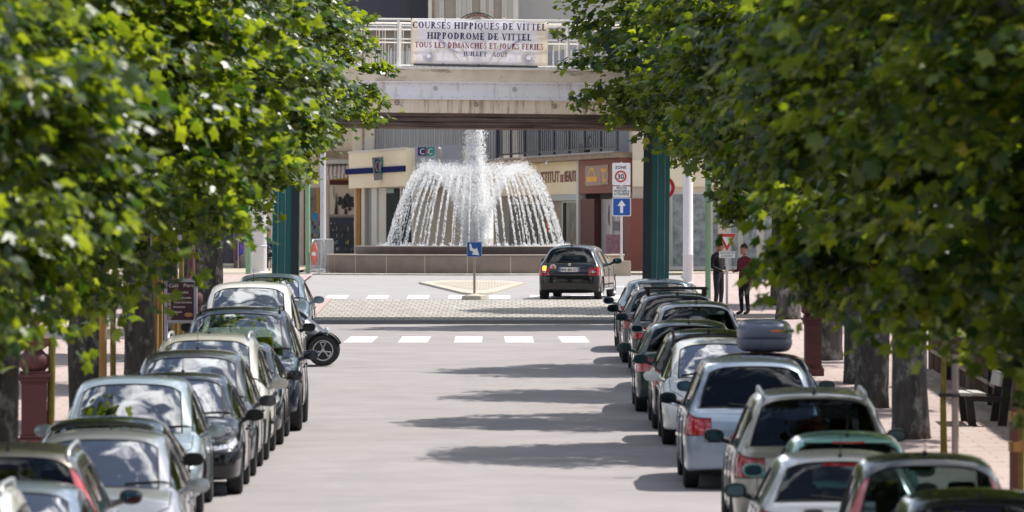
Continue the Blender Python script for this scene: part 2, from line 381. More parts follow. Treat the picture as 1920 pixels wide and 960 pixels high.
# sealed cracks, the paving seam and one repaired patch
random.seed(21); sm_ = mat('sealed_crack', (.235, .22, .215), .8, var=.2, vscale=3); b = MB()
def crack(p, w):
    for (x0, y0), (x1, y1) in zip(p, p[1:]):
        dx, dy = x1-x0, y1-y0; l_ = math.hypot(dx, dy); nx, ny = -dy/l_*w, dx/l_*w
        b.add([(x0-nx, y0-ny, g(y0-ny)+.003), (x0+nx, y0+ny, g(y0+ny)+.003), (x1+nx, y1+ny, g(y1+ny)+.003), (x1-nx, y1-ny, g(y1-ny)+.003)], [(0,1,2,3)])
for y_, xa, xb in ((79, -1.4, .2), (121, -.9, 1.0), (139, -3.0, -1.6)):
    x = xa; p = [(x, y_)]; yy = y_
    while x < xb: x += random.uniform(.15, .4); yy += random.uniform(-.35, .35); p.append((x, yy))
    crack(p, .02)
tag(b.build('road_crack', sm_), kind='structure')
# splitter island
isl = MB(); pts = [(-2.62, 195.0), (-1.32, 183.6), (-1.05, 182.5), (-.80, 182.5), (-.5, 183.6), (.38, 194.2), (-.3, 196.6), (-1.9, 197.0)]
isl = MB(); n = len(pts)
isl.add([(x, y, g(y)+.0) for x, y in pts] + [(x, y, g(y)+.10) for x, y in pts], [tuple(range(n, 2*n))] + [(i, (i+1) % n, n+(i+1) % n, n+i) for i in range(n)])
io = isl.build('traffic_island', MT['kerb_cream']); tag(io, kind='structure')
cx_, cy_ = sum(p[0] for p in pts)/n, sum(p[1] for p in pts)/n
ip = MB(); ins = [(cx_+(x-cx_)*.74, cy_+1.0+(y-cy_)*.62) for x, y in pts]
ip.add([(x, y, g(y)+.104) for x, y in ins], [tuple(range(n))]); tag(ip.build('island_paving', MT['island']), kind='structure')
# kerbed ring round the fountain
FC = Vector((gx(890, 210), 210.0, 0))
ap = MB(); ap.lathe([(4.3, .10), (5.15, .10), (5.2, .085), (5.22, .0)], 72, FC); tag(ap.build('fountain_kerb', MT['kerb'], smooth=True, angle=30), kind='structure')

# ------------------------------------------------------------------ fountain
fo = empty('fountain', FC, 0, 'round stone fountain with a tall central jet and a dome of falling water', 'fountain')
RO = 4.52
b = MB(); b.lathe([(RO-.02, .0), (RO, .03), (RO, .62), (RO-.35, .63), (RO-.38, .45), (3.55, .45)], 96); b.build('basin_wall', MT['granite'], fo, angle=35)
b = MB(); b.lathe([(RO+.02, .625), (RO+.02, .66), (RO-.36, .665), (RO-.36, .631)], 96); b.build('coping', MT['granite_cap'], fo, angle=35)
b = MB()
for k in range(22):
    a = 2*PI*(k+.35)/22; c, s_ = math.cos(a), math.sin(a); t = .018
    b.add([((RO+d)*c - e*s_, (RO+d)*s_ + e*c, z) for z in (.02, .622) for d, e in ((-.02,-t),(.008,-t),(.008,t),(-.02,t))],
          [(0,1,2,3),(4,5,6,7),(0,1,5,4),(1,2,6,5),(2,3,7,6)])
b.build('joint', MT['joint'], fo)
b = MB(); b.lathe([(3.55, .40), (3.58, .46), (3.62, .88), (3.50, .90), (3.4, .80), (.0, .80)], 96); b.build('upper_bowl', MT['dark_ring'], fo, angle=35)
b = MB(); b.lathe([(3.625, .885), (3.63, .915), (3.48, .92)], 96); b.build('bowl_rim', MT['granite_cap'], fo, smooth=True)
b = MB(); b.lathe([(3.43, .83), (0.0, .83)], 64); b.build('bowl_water', MT['wet'], fo)
b = MB(); b.lathe([(4.15, .5), (3.56, .5)], 64); b.build('basin_water', MT['wet'], fo)
b = MB()
for k in range(40):
    a = 2*PI*k/40; b.tube([(.16*math.cos(a), .16*math.sin(a), .8), (.2*math.cos(a), .2*math.sin(a), 1.0)], .012, 6)
b.build('nozzle_ring', MT['galv'], fo)
wm = bpy.data.materials.new('water_spray'); wm.use_nodes = True; n_ = wm.node_tree; p_ = n_.nodes['Principled BSDF']
p_.inputs['Base Color'].default_value = (.93, .95, .98, 1); p_.inputs['Roughness'].default_value = .3; p_.inputs['IOR'].default_value = 1.33; p_.inputs['Specular IOR Level'].default_value = .8
tl = n_.nodes.new('ShaderNodeBsdfTranslucent'); tl.inputs[0].default_value = (1, 1, 1, 1); ms = n_.nodes.new('ShaderNodeMixShader'); ms.inputs[0].default_value = .66
n_.links.new(p_.outputs[0], ms.inputs[1]); n_.links.new(tl.outputs[0], ms.inputs[2]); tp_ = n_.nodes.new('ShaderNodeBsdfTransparent'); m2 = n_.nodes.new('ShaderNodeMixShader'); m2.inputs[0].default_value = .34
n_.links.new(ms.outputs[0], m2.inputs[1]); n_.links.new(tp_.outputs[0], m2.inputs[2]); n_.links.new(m2.outputs[0], n_.nodes['Material Output'].inputs[0])
OCT_V = [(1,0,0),(-1,0,0),(0,1,0),(0,-1,0),(0,0,1),(0,0,-1)]
OCT_F = [(0,2,4),(2,1,4),(1,3,4),(3,0,4),(2,0,5),(1,2,5),(3,1,5),(0,3,5)]
def drops(name, P, D, r, el, parent):
    n = len(P); D = D/np.linalg.norm(D, axis=1)[:, None]
    A = np.cross(D, rng.normal(size=(n, 3))); A /= np.linalg.norm(A, axis=1)[:, None]; B = np.cross(D, A)
    rot = np.stack([A*r[:, None], B*r[:, None], D*(r*el)[:, None]], axis=2)
    return tag(instanced(name, OCT_V, OCT_F, rot, P, wm, parent, smooth=True), kind='stuff')
NS = 60
for k in range(NS):
    az = 2*PI*(k+.5)/NS + rng.normal(0, .012)
    r1 = 2.86 + rng.normal(0, .05); pk = 3.30 + rng.normal(0, .07); r0 = .2; z0 = .95
    n = 640
    u = np.clip(rng.beta(1.0, 1.0, n), 0, 1); u = .04 + .96*u
    rr = r0 + (r1-r0)*u; rp = r0 + (r1-r0)*.46
    z = z0 + (pk-z0)*(1-((rr-rp)/(rp-r0))**2); z = np.maximum(z, .84)
    dz = -2*(pk-z0)*(rr-rp)/(rp-r0)**2
    c, s_ = math.cos(az), math.sin(az)
    sig = np.where(u < .40, .08, np.where(u < .60, .065, .010)); sv = np.where(u < .62, .09, .06)
    lat = rng.normal(0, 1, n)*sig; rad = rng.normal(0, 1, n)*sig*.7
    P = np.stack([(rr+rad)*c - lat*s_, (rr+rad)*s_ + lat*c, z + rng.normal(0, 1, n)*sv], 1)
    D = np.stack([np.full(n, c), np.full(n, s_), dz], 1) + rng.normal(0, .25, (n, 3))
    # lower ends stay together as a broken thread
    r = rng.uniform(.005, .0115, n)*np.where(u > .7, 1.05, 1.0)
    drops('water_stream', P, D, r, rng.uniform(1.0, 2.6, n)*np.where(u > .62, 2.6, 1), fo)
# central jet: a ragged core and its spray
b = MB(); prof = []
for i in range(34):
    t = i/33; z = .82 + t*5.0
    prof.append((.15*(1-t)**.9 + .10 + .015*math.sin(i*1.7), z))
b.lathe(prof, 26); jm = b.mesh('water_jet', wm)
for v in jm.vertices:
    a = math.atan2(v.co.y, v.co.x); k = 1 + .22*math.sin(a*5+v.co.z*9) + .16*math.sin(a*9-v.co.z*23) + random.uniform(-.14, .14); v.co.x *= k; v.co.y *= k
jm.polygons.foreach_set('use_smooth', [True]*len(jm.polygons)); link('water_jet', jm, fo)
n = 24000; t = rng.uniform(0, 1, n)**1.1; z = .85 + t*5.3; wd = .25*(1-t)**.9 + .17
a = rng.uniform(0, 2*PI, n); rr = wd*np.abs(rng.normal(.55, .36, n))
drops('jet_spray', np.stack([rr*np.cos(a), rr*np.sin(a), z], 1), np.stack([rng.normal(0,.3,n), rng.normal(0,.3,n), np.ones(n)], 1), rng.uniform(.007, .017, n), rng.uniform(1, 2.4, n), fo)
n = 1500; a = rng.uniform(0, 2*PI, n); rr = rng.uniform(2.5, 3.05, n)
drops('splash', np.stack([rr*np.cos(a), rr*np.sin(a), .84+np.abs(rng.normal(0, .055, n))], 1), rng.normal(0, 1, (n, 3)), rng.uniform(.008, .018, n), rng.uniform(1, 1.6, n), fo)

# ------------------------------------------------------------------ lettering
def text(name, s, m, parent, size, loc, rot=(R(90), 0, 0), align='CENTER', bold=0.0, width=None, squeeze=1.0, ext=.004):
    cu = bpy.data.curves.new(name, 'FONT'); cu.body = s; cu.size = size; cu.align_x = align; cu.extrude = ext; cu.offset = bold
    o = bpy.data.objects.new(name, cu); COL.objects.link(o)
    me = bpy.data.meshes.new_from_object(o.evaluated_get(bpy.context.evaluated_depsgraph_get())); bpy.data.objects.remove(o)
    me.materials.clear(); me.materials.append(m); me.name = name
    if width:
        xs = [v.co.x for v in me.vertices]; k = width/(max(xs)-min(xs))
        for v in me.vertices: v.co.x *= k
    elif squeeze != 1:
        for v in me.vertices: v.co.x *= squeeze
    q = link(name, me, parent, loc); q.rotation_euler = rot; return q
# a serif capital alphabet drawn with strokes (x right, y up, cap height 1)
TK, TN, SF = .23, .115, .085
def st(x, w=TK): return [('r', x, 0, x+w, 1), ('r', x-.075, 0, x+w+.075, SF), ('r', x-.075, 1-SF, x+w+.075, 1)]
def bar(x0, x1, y, t=TN): return [('r', x0, y-t/2, x1, y+t/2)]
def arc(cx, cy, rx, ry, a0, a1, t0=TN, t1=TK): return [('a', cx, cy, rx, ry, a0, a1, t0, t1)]
GL = {
 'A': (.86, [('l', .10,.03,.42,1,.085), ('l', .44,1,.76,.03,.19), ('r', -.01,0,.24,SF), ('r', .58,0,.90,SF)] + bar(.22,.66,.34,.075)),
 'C': (.80, arc(.44,.5,.40,.5,48,312) + [('r', .70,.70,.765,1.0), ('r', .70,.0,.765,.26)]),
 'D': (.88, st(.09) + arc(.30,.5,.50,.5,-90,90)),
 'E': (.72, st(.09) + bar(.2,.64,.958) + bar(.2,.54,.51) + bar(.2,.66,.042) + [('r', .60,.78,.66,1), ('r', .62,0,.68,.24), ('r', .50,.40,.55,.62)]),
 'F': (.68, st(.09) + bar(.2,.64,.958) + bar(.2,.52,.51) + [('r', .60,.78,.66,1), ('r', .48,.40,.53,.62)]),
 'H': (.98, st(.09) + st(.66) + bar(.2,.7,.51)),
 'I': (.38, st(.10)),
 'J': (.46, [('r', .20,.02,.385,1), ('r', .11,1-SF,.47,1)] + arc(.13,.0,.18,.18,180,360,.06,.12)),
 'L': (.68, st(.09) + bar(.2,.64,.042) + [('r', .59,0,.65,.28)]),
 'M': (1.10, [('r', .12,0,.20,1), ('l', .16,1,.50,.02,.19), ('l', .54,.02,.86,1,.085), ('r', .82,0,1.0,1), ('r', .03,0,.29,SF), ('r', .75,0,1.07,SF)]),
 'N': (.96, [('r', .12,0,.20,1), ('l', .17,1,.76,.0,.19), ('r', .74,0,.82,1), ('r', .03,0,.29,SF), ('r', .65,1-SF,.91,1), ('r', .0,1-SF,.2,1)]),
 'O': (.92, arc(.46,.5,.42,.5,0,360)),
 'P': (.74, st(.09) + arc(.30,.725,.36,.275,-90,90)),
 'Q': (.92, arc(.46,.5,.42,.5,0,360) + [('l', .44,.05,.84,-.24,.15)]),
 'R': (.84, st(.09) + arc(.30,.74,.34,.26,-90,90) + [('l', .36,.5,.74,.02,.18), ('r', .62,0,.88,SF)]),
 'S': (.66, arc(.34,.735,.25,.265,30,270,.085,.14) + arc(.34,.27,.28,.27,-150,90,.085,.15) + [('r', .53,.74,.585,.98), ('r', .06,.02,.115,.27)]),
 'T': (.78, [('r', .295,0,.48,1), ('r', .22,0,.555,SF), ('r', .04,.915,.74,1), ('r', .04,.72,.10,1), ('r', .68,.72,.74,1)]),
 'U': (.90, [('r', .11,.3,.295,1), ('r', .03,1-SF,.38,1), ('r', .70,.3,.78,1), ('r', .61,1-SF,.87,1)] + arc(.445,.32,.335,.32,180,360,.12,.12)),
 'V': (.86, [('l', .14,1,.44,.0,.19), ('l', .46,.0,.74,1,.085), ('r', -.01,1-SF,.30,1), ('r', .60,1-SF,.89,1)]),
 ' ': (.34, [])}
def serif(name, s, m, parent, width, height, loc, gap=.10):
    tot = sum(GL[c][0]+gap for c in s) - gap; kx = width/tot; b = MB(); x = -tot/2; q = 0
    for c in s:
        for e in GL[c][1]:
            polys = []
            if e[0] == 'r': polys = [[(e[1],e[2]),(e[3],e[2]),(e[3],e[4]),(e[1],e[4])]]
            elif e[0] == 'l':
                _, x0, y0, x1, y1, w = e; polys = [[(x0-w/2,y0),(x0+w/2,y0),(x1+w/2,y1),(x1-w/2,y1)]]
            else:
                _, cx, cy, rx, ry, a0, a1, t0, t1 = e; n = 14
                for i in range(n):
                    pp = []
                    for a in (R(a0+(a1-a0)*i/n), R(a0+(a1-a0)*(i+1)/n)):
                        t = t0+(t1-t0)*abs(math.cos(a)); pp.append(((cx+rx*math.cos(a), cy+ry*math.sin(a)), (cx+max(.02, rx-t)*math.cos(a), cy+max(.02, ry-max(t0, .08))*math.sin(a))))
                    polys.append([pp[0][0], pp[1][0], pp[1][1], pp[0][1]])
            q += 1
            for po in polys:
                b.add([((x+px_)*kx, -.0004*(q % 9), py_*height) for px_, py_ in po], [(0,1,2,3)])
        x += GL[c][0]+gap
    return b.build(name, m, parent, loc=loc)

# ------------------------------------------------------------------ footbridge
BY = 161.0; BS = FPX/BY
def bz(py): return EYE + (HZ-py)/BS
br = empty('footbridge', (0, BY, 0), 0, 'white footbridge with a railing crossing the street on teal columns', 'bridge')
br.rotation_euler = (0, R(.55), 0); br.location.x = -.05
BX0, BX1 = -9.5, 9.0; DEP = 3.2
def bbox(name, m, y0p, y1p, d0, d1, x0=BX0, x1=BX1, parent=br):
    b = MB(); b.box(x0, x1, d0, d1, bz(y1p), bz(y0p)); return b.build(name, m, parent)
bbox('deck_edge', MT['ledge_concrete'], 131, 155.5, -.06, DEP+.06)
bbox('edge_lip', MT['rail_white'], 127.0, 130.6, -.10, .06)
b = MB(); b.box(BX0, BX1, .0, .10, bz(184), bz(155.8))
for k in range(-3, 4): b.box(k*2.9-.45, k*2.9-.43, -.012, -.001, bz(183), bz(157))
go = b.build('white_girder', MT['white_steel'], br)
b = MB()
for k in range(74):
    for py in (159, 181.5): b.rbox((BX0+.12+k*.25, -.004, bz(py)), (.018, .012, .018))
tag(b.build('rivet', MT['mauve_cap'], go), kind='stuff')
bbox('girder_flange', MT['white_steel'], 184.2, 188, -.07, .2)
bbox('girder_flange', MT['white_steel'], 154.2, 156.4, -.085, .0)
bbox('lower_beam', MT['cream_concrete'], 188.2, 213, .04, .3)
bbox('back_beam', MT['cream_concrete'], 156, 213, DEP-.3, DEP)
b = MB()
for k in range(9):
    y0, y1 = 213.2+k*3.05, 213.2+(k+1)*3.05-.25
    b.box(BX0, BX1, .10+.03*(k % 3)+.012*k, DEP-.1, bz(y1), bz(y0))
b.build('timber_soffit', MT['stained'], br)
for px, py in ((817,167),(965,168),(1113,170)):
    b = MB(); b.lathe([(.0,-.035),(.022,-.035),(.03,-.02),(.055,-.02),(.058,-.004),(.0,-.004)], 18, (gx(px,BY),0,bz(py)), axis='y'); b.build('cap_plate', MT['grey_post'], br, angle=40)
for px, py in ((745,194),(893,196),(1040,198)):
    b = MB(); b.lathe([(.0,-.02),(.03,-.02),(.034,.0),(.062,.01),(.062,.036),(.0,.036)], 18, (gx(px,BY),0,bz(py)), axis='y'); b.build('cap_plate', MT['mauve_cap'], br, angle=40)
# railing: posts, three rails, balusters (front and back)
TOPR, BOTR = bz(38), bz(124)
for d, nm in ((.06, 'front'), (DEP-.08, 'back')):
    b = MB()
    for z, r_ in ((TOPR, .025), (bz(50), .015), (bz(75), .014), (BOTR, .016)): b.tube([(BX0, d, z), (BX1, d, z)], r_, 8)
    b.build('rail', MT['rail_white'], br)
for k in range(-5, 5):
    x = -2.91 + 3.96*k/1.0 if False else gx(746, BY) + k*1.98
    for d in (.06, DEP-.08):
        b = MB(); b.box(x-.027, x+.027, d-.025, d+.025, bz(133), TOPR-.01); b.build('post', MT['rail_white'], br)
for d in (.06, DEP-.08):
    b = MB()
    for i in range(130):
        x = BX0 + .1 + i*.142; long = i % 3 != 1
        b.tube([(x, d, BOTR), (x, d, bz(50) if long else bz(86))], .0075, 6)
    tag(b.build('baluster', MT['rail_white'], br), kind='stuff')
# columns
for px in (540.5, 1233):
    x = gx(px, BY+1.2)*1.0; zb = g(BY+1.2)+.1; zt = bz(214); col = MB()
    col.box(x-.30, x+.30, .72, 1.5, zb-.2-br.location.z, zt); co = col.build('column', MT['teal'], br)
    cb = MB()
    s0 = 1 if px < 960 else -1
    cb.box(x+s0*.13, x+s0*.305, .655, .715, zb-.2, zt-.02); cb.build('column_flange', MT['teal_dark'], co)
    ct = MB()
    for o_ in (-.19, -.02): ct.box(x+s0*o_-.013, x+s0*o_+.013, .69, .718, zb-.2, zt-.3)
    ct.build('column_rib', MT['teal_trim'], co)
    cf = MB(); cf.box(x-.32*1, x-s0*.0-.0 if False else x-.27, .68, .716, zb-.2, zt-.02); cf.build('column_edge', MT['teal'], co)

# banner tied to the railing
bx0, bx1 = gx(770, BY), gx(1026, BY); bcx = (bx0+bx1)/2; bw = bx1-bx0
ba = empty('banner', (bcx, BY-.02, 0), 0, 'wide printed racecourse banner tied to the bridge railing above the fountain', 'banner'); ba.rotation_euler = (0, R(1.1), 0); ba.location.x -= .11
dzb = 0
b = MB(); N1, N2 = 40, 10; z0, z1 = bz(121.5), bz(39.5)
for i in range(N1+1):
    for j in range(N2+1):
        x = -bw/2 + bw*i/N1; z = z0 + (z1-z0)*j/N2
        b.v.append((x, .012*math.sin(x*5.1+z)*(1-abs(2*j/N2-1))*1.2 - .02, z - .012*math.sin(PI*((i/N1*3) % 1))*(j == N2)))
for i in range(N1):
    for j in range(N2):
        a_ = i*(N2+1)+j; b.f.append((a_, a_+N2+1, a_+N2+2, a_+1)); b.m.append(1 if i < 2 or i >= N1-3 else 0)
bs_ = b.build('sheet', [MT['banner'], MT['banner_cream']], ba, smooth=True)
sm = bs_.modifiers.new('thickness', 'SOLIDIFY'); sm.thickness = .004
def line(s, px0, px1, ytop, ybot, m, off=-.042, sh=0):
    x0, x1 = gx(px0, BY)-bcx, gx(px1, BY)-bcx
    return serif('lettering', s, m, ba, x1-x0, (ybot-ytop)/BS, ((x0+x1)/2, off, bz(ybot)+sh))
line('COURSES HIPPIQUES DE VITTEL', 773, 1023, 42.5, 55, MT['ink_navy'])
line('HIPPODROME DE VITTEL', 800.5, 996, 62, 74.5, MT['ink_navy'])
line('TOUS LES DIMANCHES ET JOURS FERIES', 778, 1019, 80.5, 91, MT['ink_red'])
line('JUILLET', 869, 913, 97, 105.5, MT['ink_navy']); line('AOUT', 924, 952, 98, 106, MT['ink_navy'])
sw = MB()
def ribbon(pts, w, y):
    for i in range(len(pts)-1):
        (x0, q0), (x1, q1) = pts[i], pts[i+1]; dx, dz_ = x1-x0, q1-q0; L_ = math.hypot(dx, dz_) or 1; nx, nz_ = -dz_/L_, dx/L_
        w0, w1 = w*math.sin(PI*(i+.3)/(len(pts))), w*math.sin(PI*(i+1.3)/(len(pts)))
        sw.add([(x0+nx*w0, y, q0+nz_*w0), (x0-nx*w0, y, q0-nz_*w0), (x1-nx*w1, y, q1-nz_*w1), (x1+nx*w1, y, q1+nz_*w1)], [(0,1,2,3)])
def swirl(cx, cz, r0, turns, dirn, y, w, a0):
    ribbon([(cx+dirn*(r0*(1-.28*i/24))*math.cos(a0+turns*2*PI*i/24), cz+(r0*(1-.28*i/24))*math.sin(a0+turns*2*PI*i/24)) for i in range(25)], w, y)
zc = bz(108)
for d_ in (-1, 1):
    sw = MB()
    swirl(d_*1.16, zc, .17, 1.1, d_, -.0345, .028, .3)
    ribbon([(d_*(1.06-.7*t), zc+.12-.36*t+.25*math.sin(t*3.1)) for t in [i/14 for i in range(15)]], .03, -.0355)
    ribbon([(d_*(.62-.45*t), zc+.30-.42*t+.12*math.sin(t*4)) for t in [i/14 for i in range(15)]], .026, -.0365)
    sw.cur = 1
    swirl(d_*1.16, zc, .10, 1.0, d_, -.0362, .04, 1.0)
    ribbon([(d_*(1.25-.8*t), zc+.40-.2*t+.1*math.sin(t*5)) for t in [i/14 for i in range(15)]], .035, -.0372)
    sw.build('scroll_print', [MT['banner_swirl'], MT['banner_mauve']], ba)
b = MB(); b.box(gx(776,BY)-bcx, gx(1009,BY)-bcx, -.05, -.012, bz(125.5), bz(121.4)); b.build('bottom_batten', MT['grey_bar'], ba)
b = MB()
for px, py in ((834,38.6),(963,40.2),(1026,42),(771,38),(832,121),(898,122),(962,123)):
    b.ball((gx(px,BY)-bcx, -.04, bz(py)), .018, 8)
b.build('cable_tie', MT['black'], ba)
# wrought iron arch sign above the banner
ar = empty('arch_sign', (gx(895, BY), BY+.10, 0), 0, 'curved green wrought iron sign with brown lettering rising above the racecourse banner', 'sign')
def arcpt(t, rx, z0, h): return (rx*t, 0, z0 + h*(1-t*t))
zA = bz(36)
b = MB(); b.tube([arcpt(t, .43, zA-.02, .175) for t in np.linspace(-1, 1, 25)], .014, 8)
for s_ in (-1, 1):
    b.tube([(s_*(.43+.0+.045*math.sin(a)), 0, zA-.055+.045*math.cos(a)) for a in np.linspace(0, 4.6, 14)], .012, 6)
for t in (-.55, 0, .55): b.tube([arcpt(t, .43, zA-.02, .175), arcpt(t, .40, zA-.045, .15)], .009, 6)
for s_ in (-1, 1): b.box(s_*.30-.012, s_*.30+.012, -.01, .012, bz(125), zA-.05)
b.build('iron_frame', mat('iron_green', (.015, .05, .035), .5), ar)
b = MB(); ts = np.linspace(-.86, .86, 24)
for i in range(23):
    p0, p1 = arcpt(ts[i], .40, zA-.13, .20), arcpt(ts[i+1], .40, zA-.13, .20)
    b.add([(p0[0],0,p0[2]),(p1[0],0,p1[2]),(p1[0],0,p1[2]+.072),(p0[0],0,p0[2]+.072),(p0[0],.015,p0[2]),(p1[0],.015,p1[2]),(p1[0],.015,p1[2]+.072),(p0[0],.015,p0[2]+.072)],
          [(0,1,2,3),(4,5,6,7),(3,2,6,7),(0,1,5,4)])
b.build('plaque', mat('plaque_tan', (.42, .30, .22), .7), ar)
b = MB(); random.seed(3)
for i in range(17):
    t = -.78+1.56*i/16; p = arcpt(t, .40, zA-.13, .20); w = .012
    b.box(p[0]-w, p[0]-w*.3, -.006, -.001, p[2]+.012, p[2]+.06)
    if i % 3: b.box(p[0]-w*.28, p[0]+w*.9, -.006, -.001, p[2]+(.012 if i % 2 else .046), p[2]+(.026 if i % 2 else .06))
    else: b.box(p[0]+w*.2, p[0]+w*.9, -.006, -.001, p[2]+.012, p[2]+.06)
b.build('worn_lettering', mat('worn_red', (.22, .06, .045), .7), ar)
b = MB(); b.box(-.06, .06, -.008, .012, zA-.06, zA+.0); b.build('emblem', mat('emblem_green', (.01, .07, .05), .5), ar)
b = MB(); b.ball((-.15, 0, zA-.035), .045, 12, (1,.4,.9)); b.ball((.15, 0, zA-.035), .045, 12, (1,.4,.9)); b.build('flower_relief', MT['rail_white'], ar, smooth=True)
# ------------------------------------------------------------------ buildings round the plaza
class Facade:
    """a straight front from p0 to p1 (plan points); boxes are given as picture columns and rows and turned into metres on that front"""
    def __init__(s, name, p0, p1, label, cat='building'):
        s.p0, s.p1 = Vector(p0), Vector(p1); s.d = (s.p1-s.p0); s.L = s.d.length; s.u = s.d/s.L
        s.root = empty(name, (p0[0], p0[1], 0), math.atan2(s.d.y, s.d.x), label, cat)
    def t(s, px):
        k = (px-960)/FPX; return (k*s.p0.y - s.p0.x)/(s.u.x - k*s.u.y)
    def Y(s, t): return s.p0.y + s.u.y*t
    def z(s, py, t): return EYE + (HZ-py)*s.Y(t)/FPX
    def box(s, name, m, x0, x1, y0, y1, d0=-.02, d1=.3, parent=None, mb=None, bev=0):
        a, b_ = sorted((s.t(x0), s.t(x1))); tc = (a+b_)/2; zz = sorted((s.z(y0, tc), s.z(y1, tc)))
        q = mb or MB(); q.box(a, b_, d0, d1, max(zz[0], -.02), zz[1])
        return q if mb else q.build(name, m, parent or s.root)
    def m(s, name, m, a, b_, z0, z1, d0=-.02, d1=.3, parent=None):
        q = MB(); q.box(a, b_, d0, d1, z0, z1); return q.build(name, m, parent or s.root)
def stripes(name, c1, c2, scale, axis='X', rough=.5, sharp=.1):
    m = bpy.data.materials.new(name); m.use_nodes = True; n = m.node_tree; p = n.nodes['Principled BSDF']; p.inputs['Roughness'].default_value = rough
    t = n.nodes.new('ShaderNodeTexCoord'); w = n.nodes.new('ShaderNodeTexWave'); w.bands_direction = axis; w.inputs['Scale'].default_value = scale; w.inputs['Distortion'].default_value = .25; w.inputs['Detail'].default_value = 2
    r = n.nodes.new('ShaderNodeValToRGB'); r.color_ramp.elements[0].color = (*c1, 1); r.color_ramp.elements[1].color = (*c2, 1); r.color_ramp.elements[0].position = .5-sharp; r.color_ramp.elements[1].position = .5+sharp
    n.links.new(t.outputs['Object'], w.inputs['Vector']); n.links.new(w.outputs['Fac'], r.inputs[0]); n.links.new(r.outputs[0], p.inputs['Base Color'])
    b = n.nodes.new('ShaderNodeBump'); b.inputs['Strength'].default_value = .5; b.inputs['Distance'].default_value = .03; n.links.new(w.outputs['Fac'], b.inputs['Height']); n.links.new(b.outputs[0], p.inputs['Normal'])
    return m
BM = {
 'fascia': mat('fascia', (.80, .70, .52), .7, var=.05, vscale=1, dirt=((.50, .41, .30), 1.6, .66, (.6, 1, .3))),
 'bank_blue': mat('bank_blue', (.010, .018, .105), .9, spec=.05, var=.1),
 'logo_grey': mat('logo_grey', (.22, .23, .26), .4, metal=.3),
 'panel_grey': mat('panel_grey', (.27, .29, .34), .5, var=.05),
 'logo_navy': mat('logo_navy', (.014, .016, .10), .4),
 'logo_teal': mat('logo_teal', (.01, .20, .19), .4),
 'logo_red': mat('logo_red', (.55, .02, .04), .4),
 'logo_white': mat('logo_white', (.7, .72, .74), .4),
 'ochre': mat('ochre', (.46, .22, .035), .55, var=.12),
 'stucco': mat('stucco', (.66, .57, .46), .9, var=.08, vscale=1.5, bump=.1, dirt=((.34, .28, .22), 1.5, .62, (1, 1, .5))),
 'pale_wall': mat('pale_wall', (.58, .55, .50), .9, var=.05, vscale=1.2),
 'grey_wall': mat('grey_wall', (.40, .40, .42), .9, var=.04, vscale=1),
 'mauve_stone': mat('mauve_stone', (.34, .31, .30), .85, var=.08, vscale=2),
 'taupe': mat('taupe', (.33, .29, .25), .85, var=.06),
 'cladding': stripes('cladding', (.30, .31, .33), (.40, .41, .43), 3.6),
 'cladding_fine': stripes('cladding_fine', (.10, .11, .15), (.40, .42, .46), 2.8, sharp=.25),
 'dark_pane': mat('dark_pane', (.022, .030, .034), .7, spec=.04, var=.2, vscale=.8),
 'shop_glass': glass_mat('shop_glass', (.55, .62, .62), 1.6, base=.06),
 'shop_dark': mat('shop_dark', (.03, .035, .05), .5, var=.5, vscale=5),
 'shop_inside': mat('shop_inside', (.20, .18, .16), .8, var=.5, vscale=3),
 'pale_frame': mat('pale_frame', (.55, .53, .50), .5),
 'red_brown': mat('red_brown', (.22, .06, .045), .6, var=.08, vscale=2),
 'deep_red': mat('deep_red', (.085, .016, .016), .6, var=.1),
 'letter_red': mat('letter_red', (.20, .05, .045), .6),
 'shutter_blue': mat('shutter_blue', (.40, .47, .50), .6, var=.04),
 'yellow': mat('yellow', (.75, .38, .01), .5, var=.1),
 'mauve_panel': mat('mauve_panel', (.34, .22, .20), .5, var=.1),
 'cornice': mat('cornice', (.30, .22, .16), .9, var=.25, vscale=3, dirt=((.45, .36, .26), 3, .55, (.4, 1, 2))),
 'iron_dark': mat('iron_dark', (.03, .034, .05), .5),
 'roof_dark': mat('roof_dark', (.05, .055, .08), .6, var=.1),
 'shutter_white': mat('shutter_white', (.64, .61, .57), .6, var=.04),
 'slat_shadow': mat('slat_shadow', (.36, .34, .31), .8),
 'awning': stripes('awning', (.60, .56, .52), (.33, .22, .17), 2.2),
 'purple': mat('purple', (.10, .02, .06), .6, var=.2),
 'flag_blue': mat('flag_blue', (.03, .04, .35), .5, var=.4, vscale=6, dirt=((.45, .08, .35), 3, .5, (1, 1, 1))),
 'cards': mat('cards', (.16, .19, .24), .5, var=.7, vscale=12),
 'poster': mat('poster', (.03, .22, .55), .4, var=.5, vscale=4),
 'topiary': mat('topiary', (.045, .045, .05), .9, var=.7, vscale=14),
 'flowers': mat('flowers', (.28, .12, .15), .8, var=.7, vscale=11, dirt=((.45, .42, .42), 9, .55, (1, 1, 1))),
}
# --- bank on the left of the plaza
bk = Facade('bank_building', (-5.30, 238), (-3.15, 225), 'cream bank building with grey logo boxes and a blue band beyond the fountain')
L = bk.L
b = MB(); b.box(0, L, .0, 2.2, 0, 2.8); b.build('wall', BM['taupe'], bk.root)
b = MB(); b.box(-.05, L+.05, -.30, 2.0, 2.8, 4.05); b.build('fascia', BM['fascia'], bk.root)
b = MB(); b.box(-.06, L+.06, -.33, -.29, 4.0, 4.07); b.build('fascia_trim', BM['pale_frame'], bk.root)
b = MB(); b.box(.0-.5, L, -.36, -.302, 3.28, 3.47)
bl = b.build('blue_band', BM['bank_blue'], bk.root)
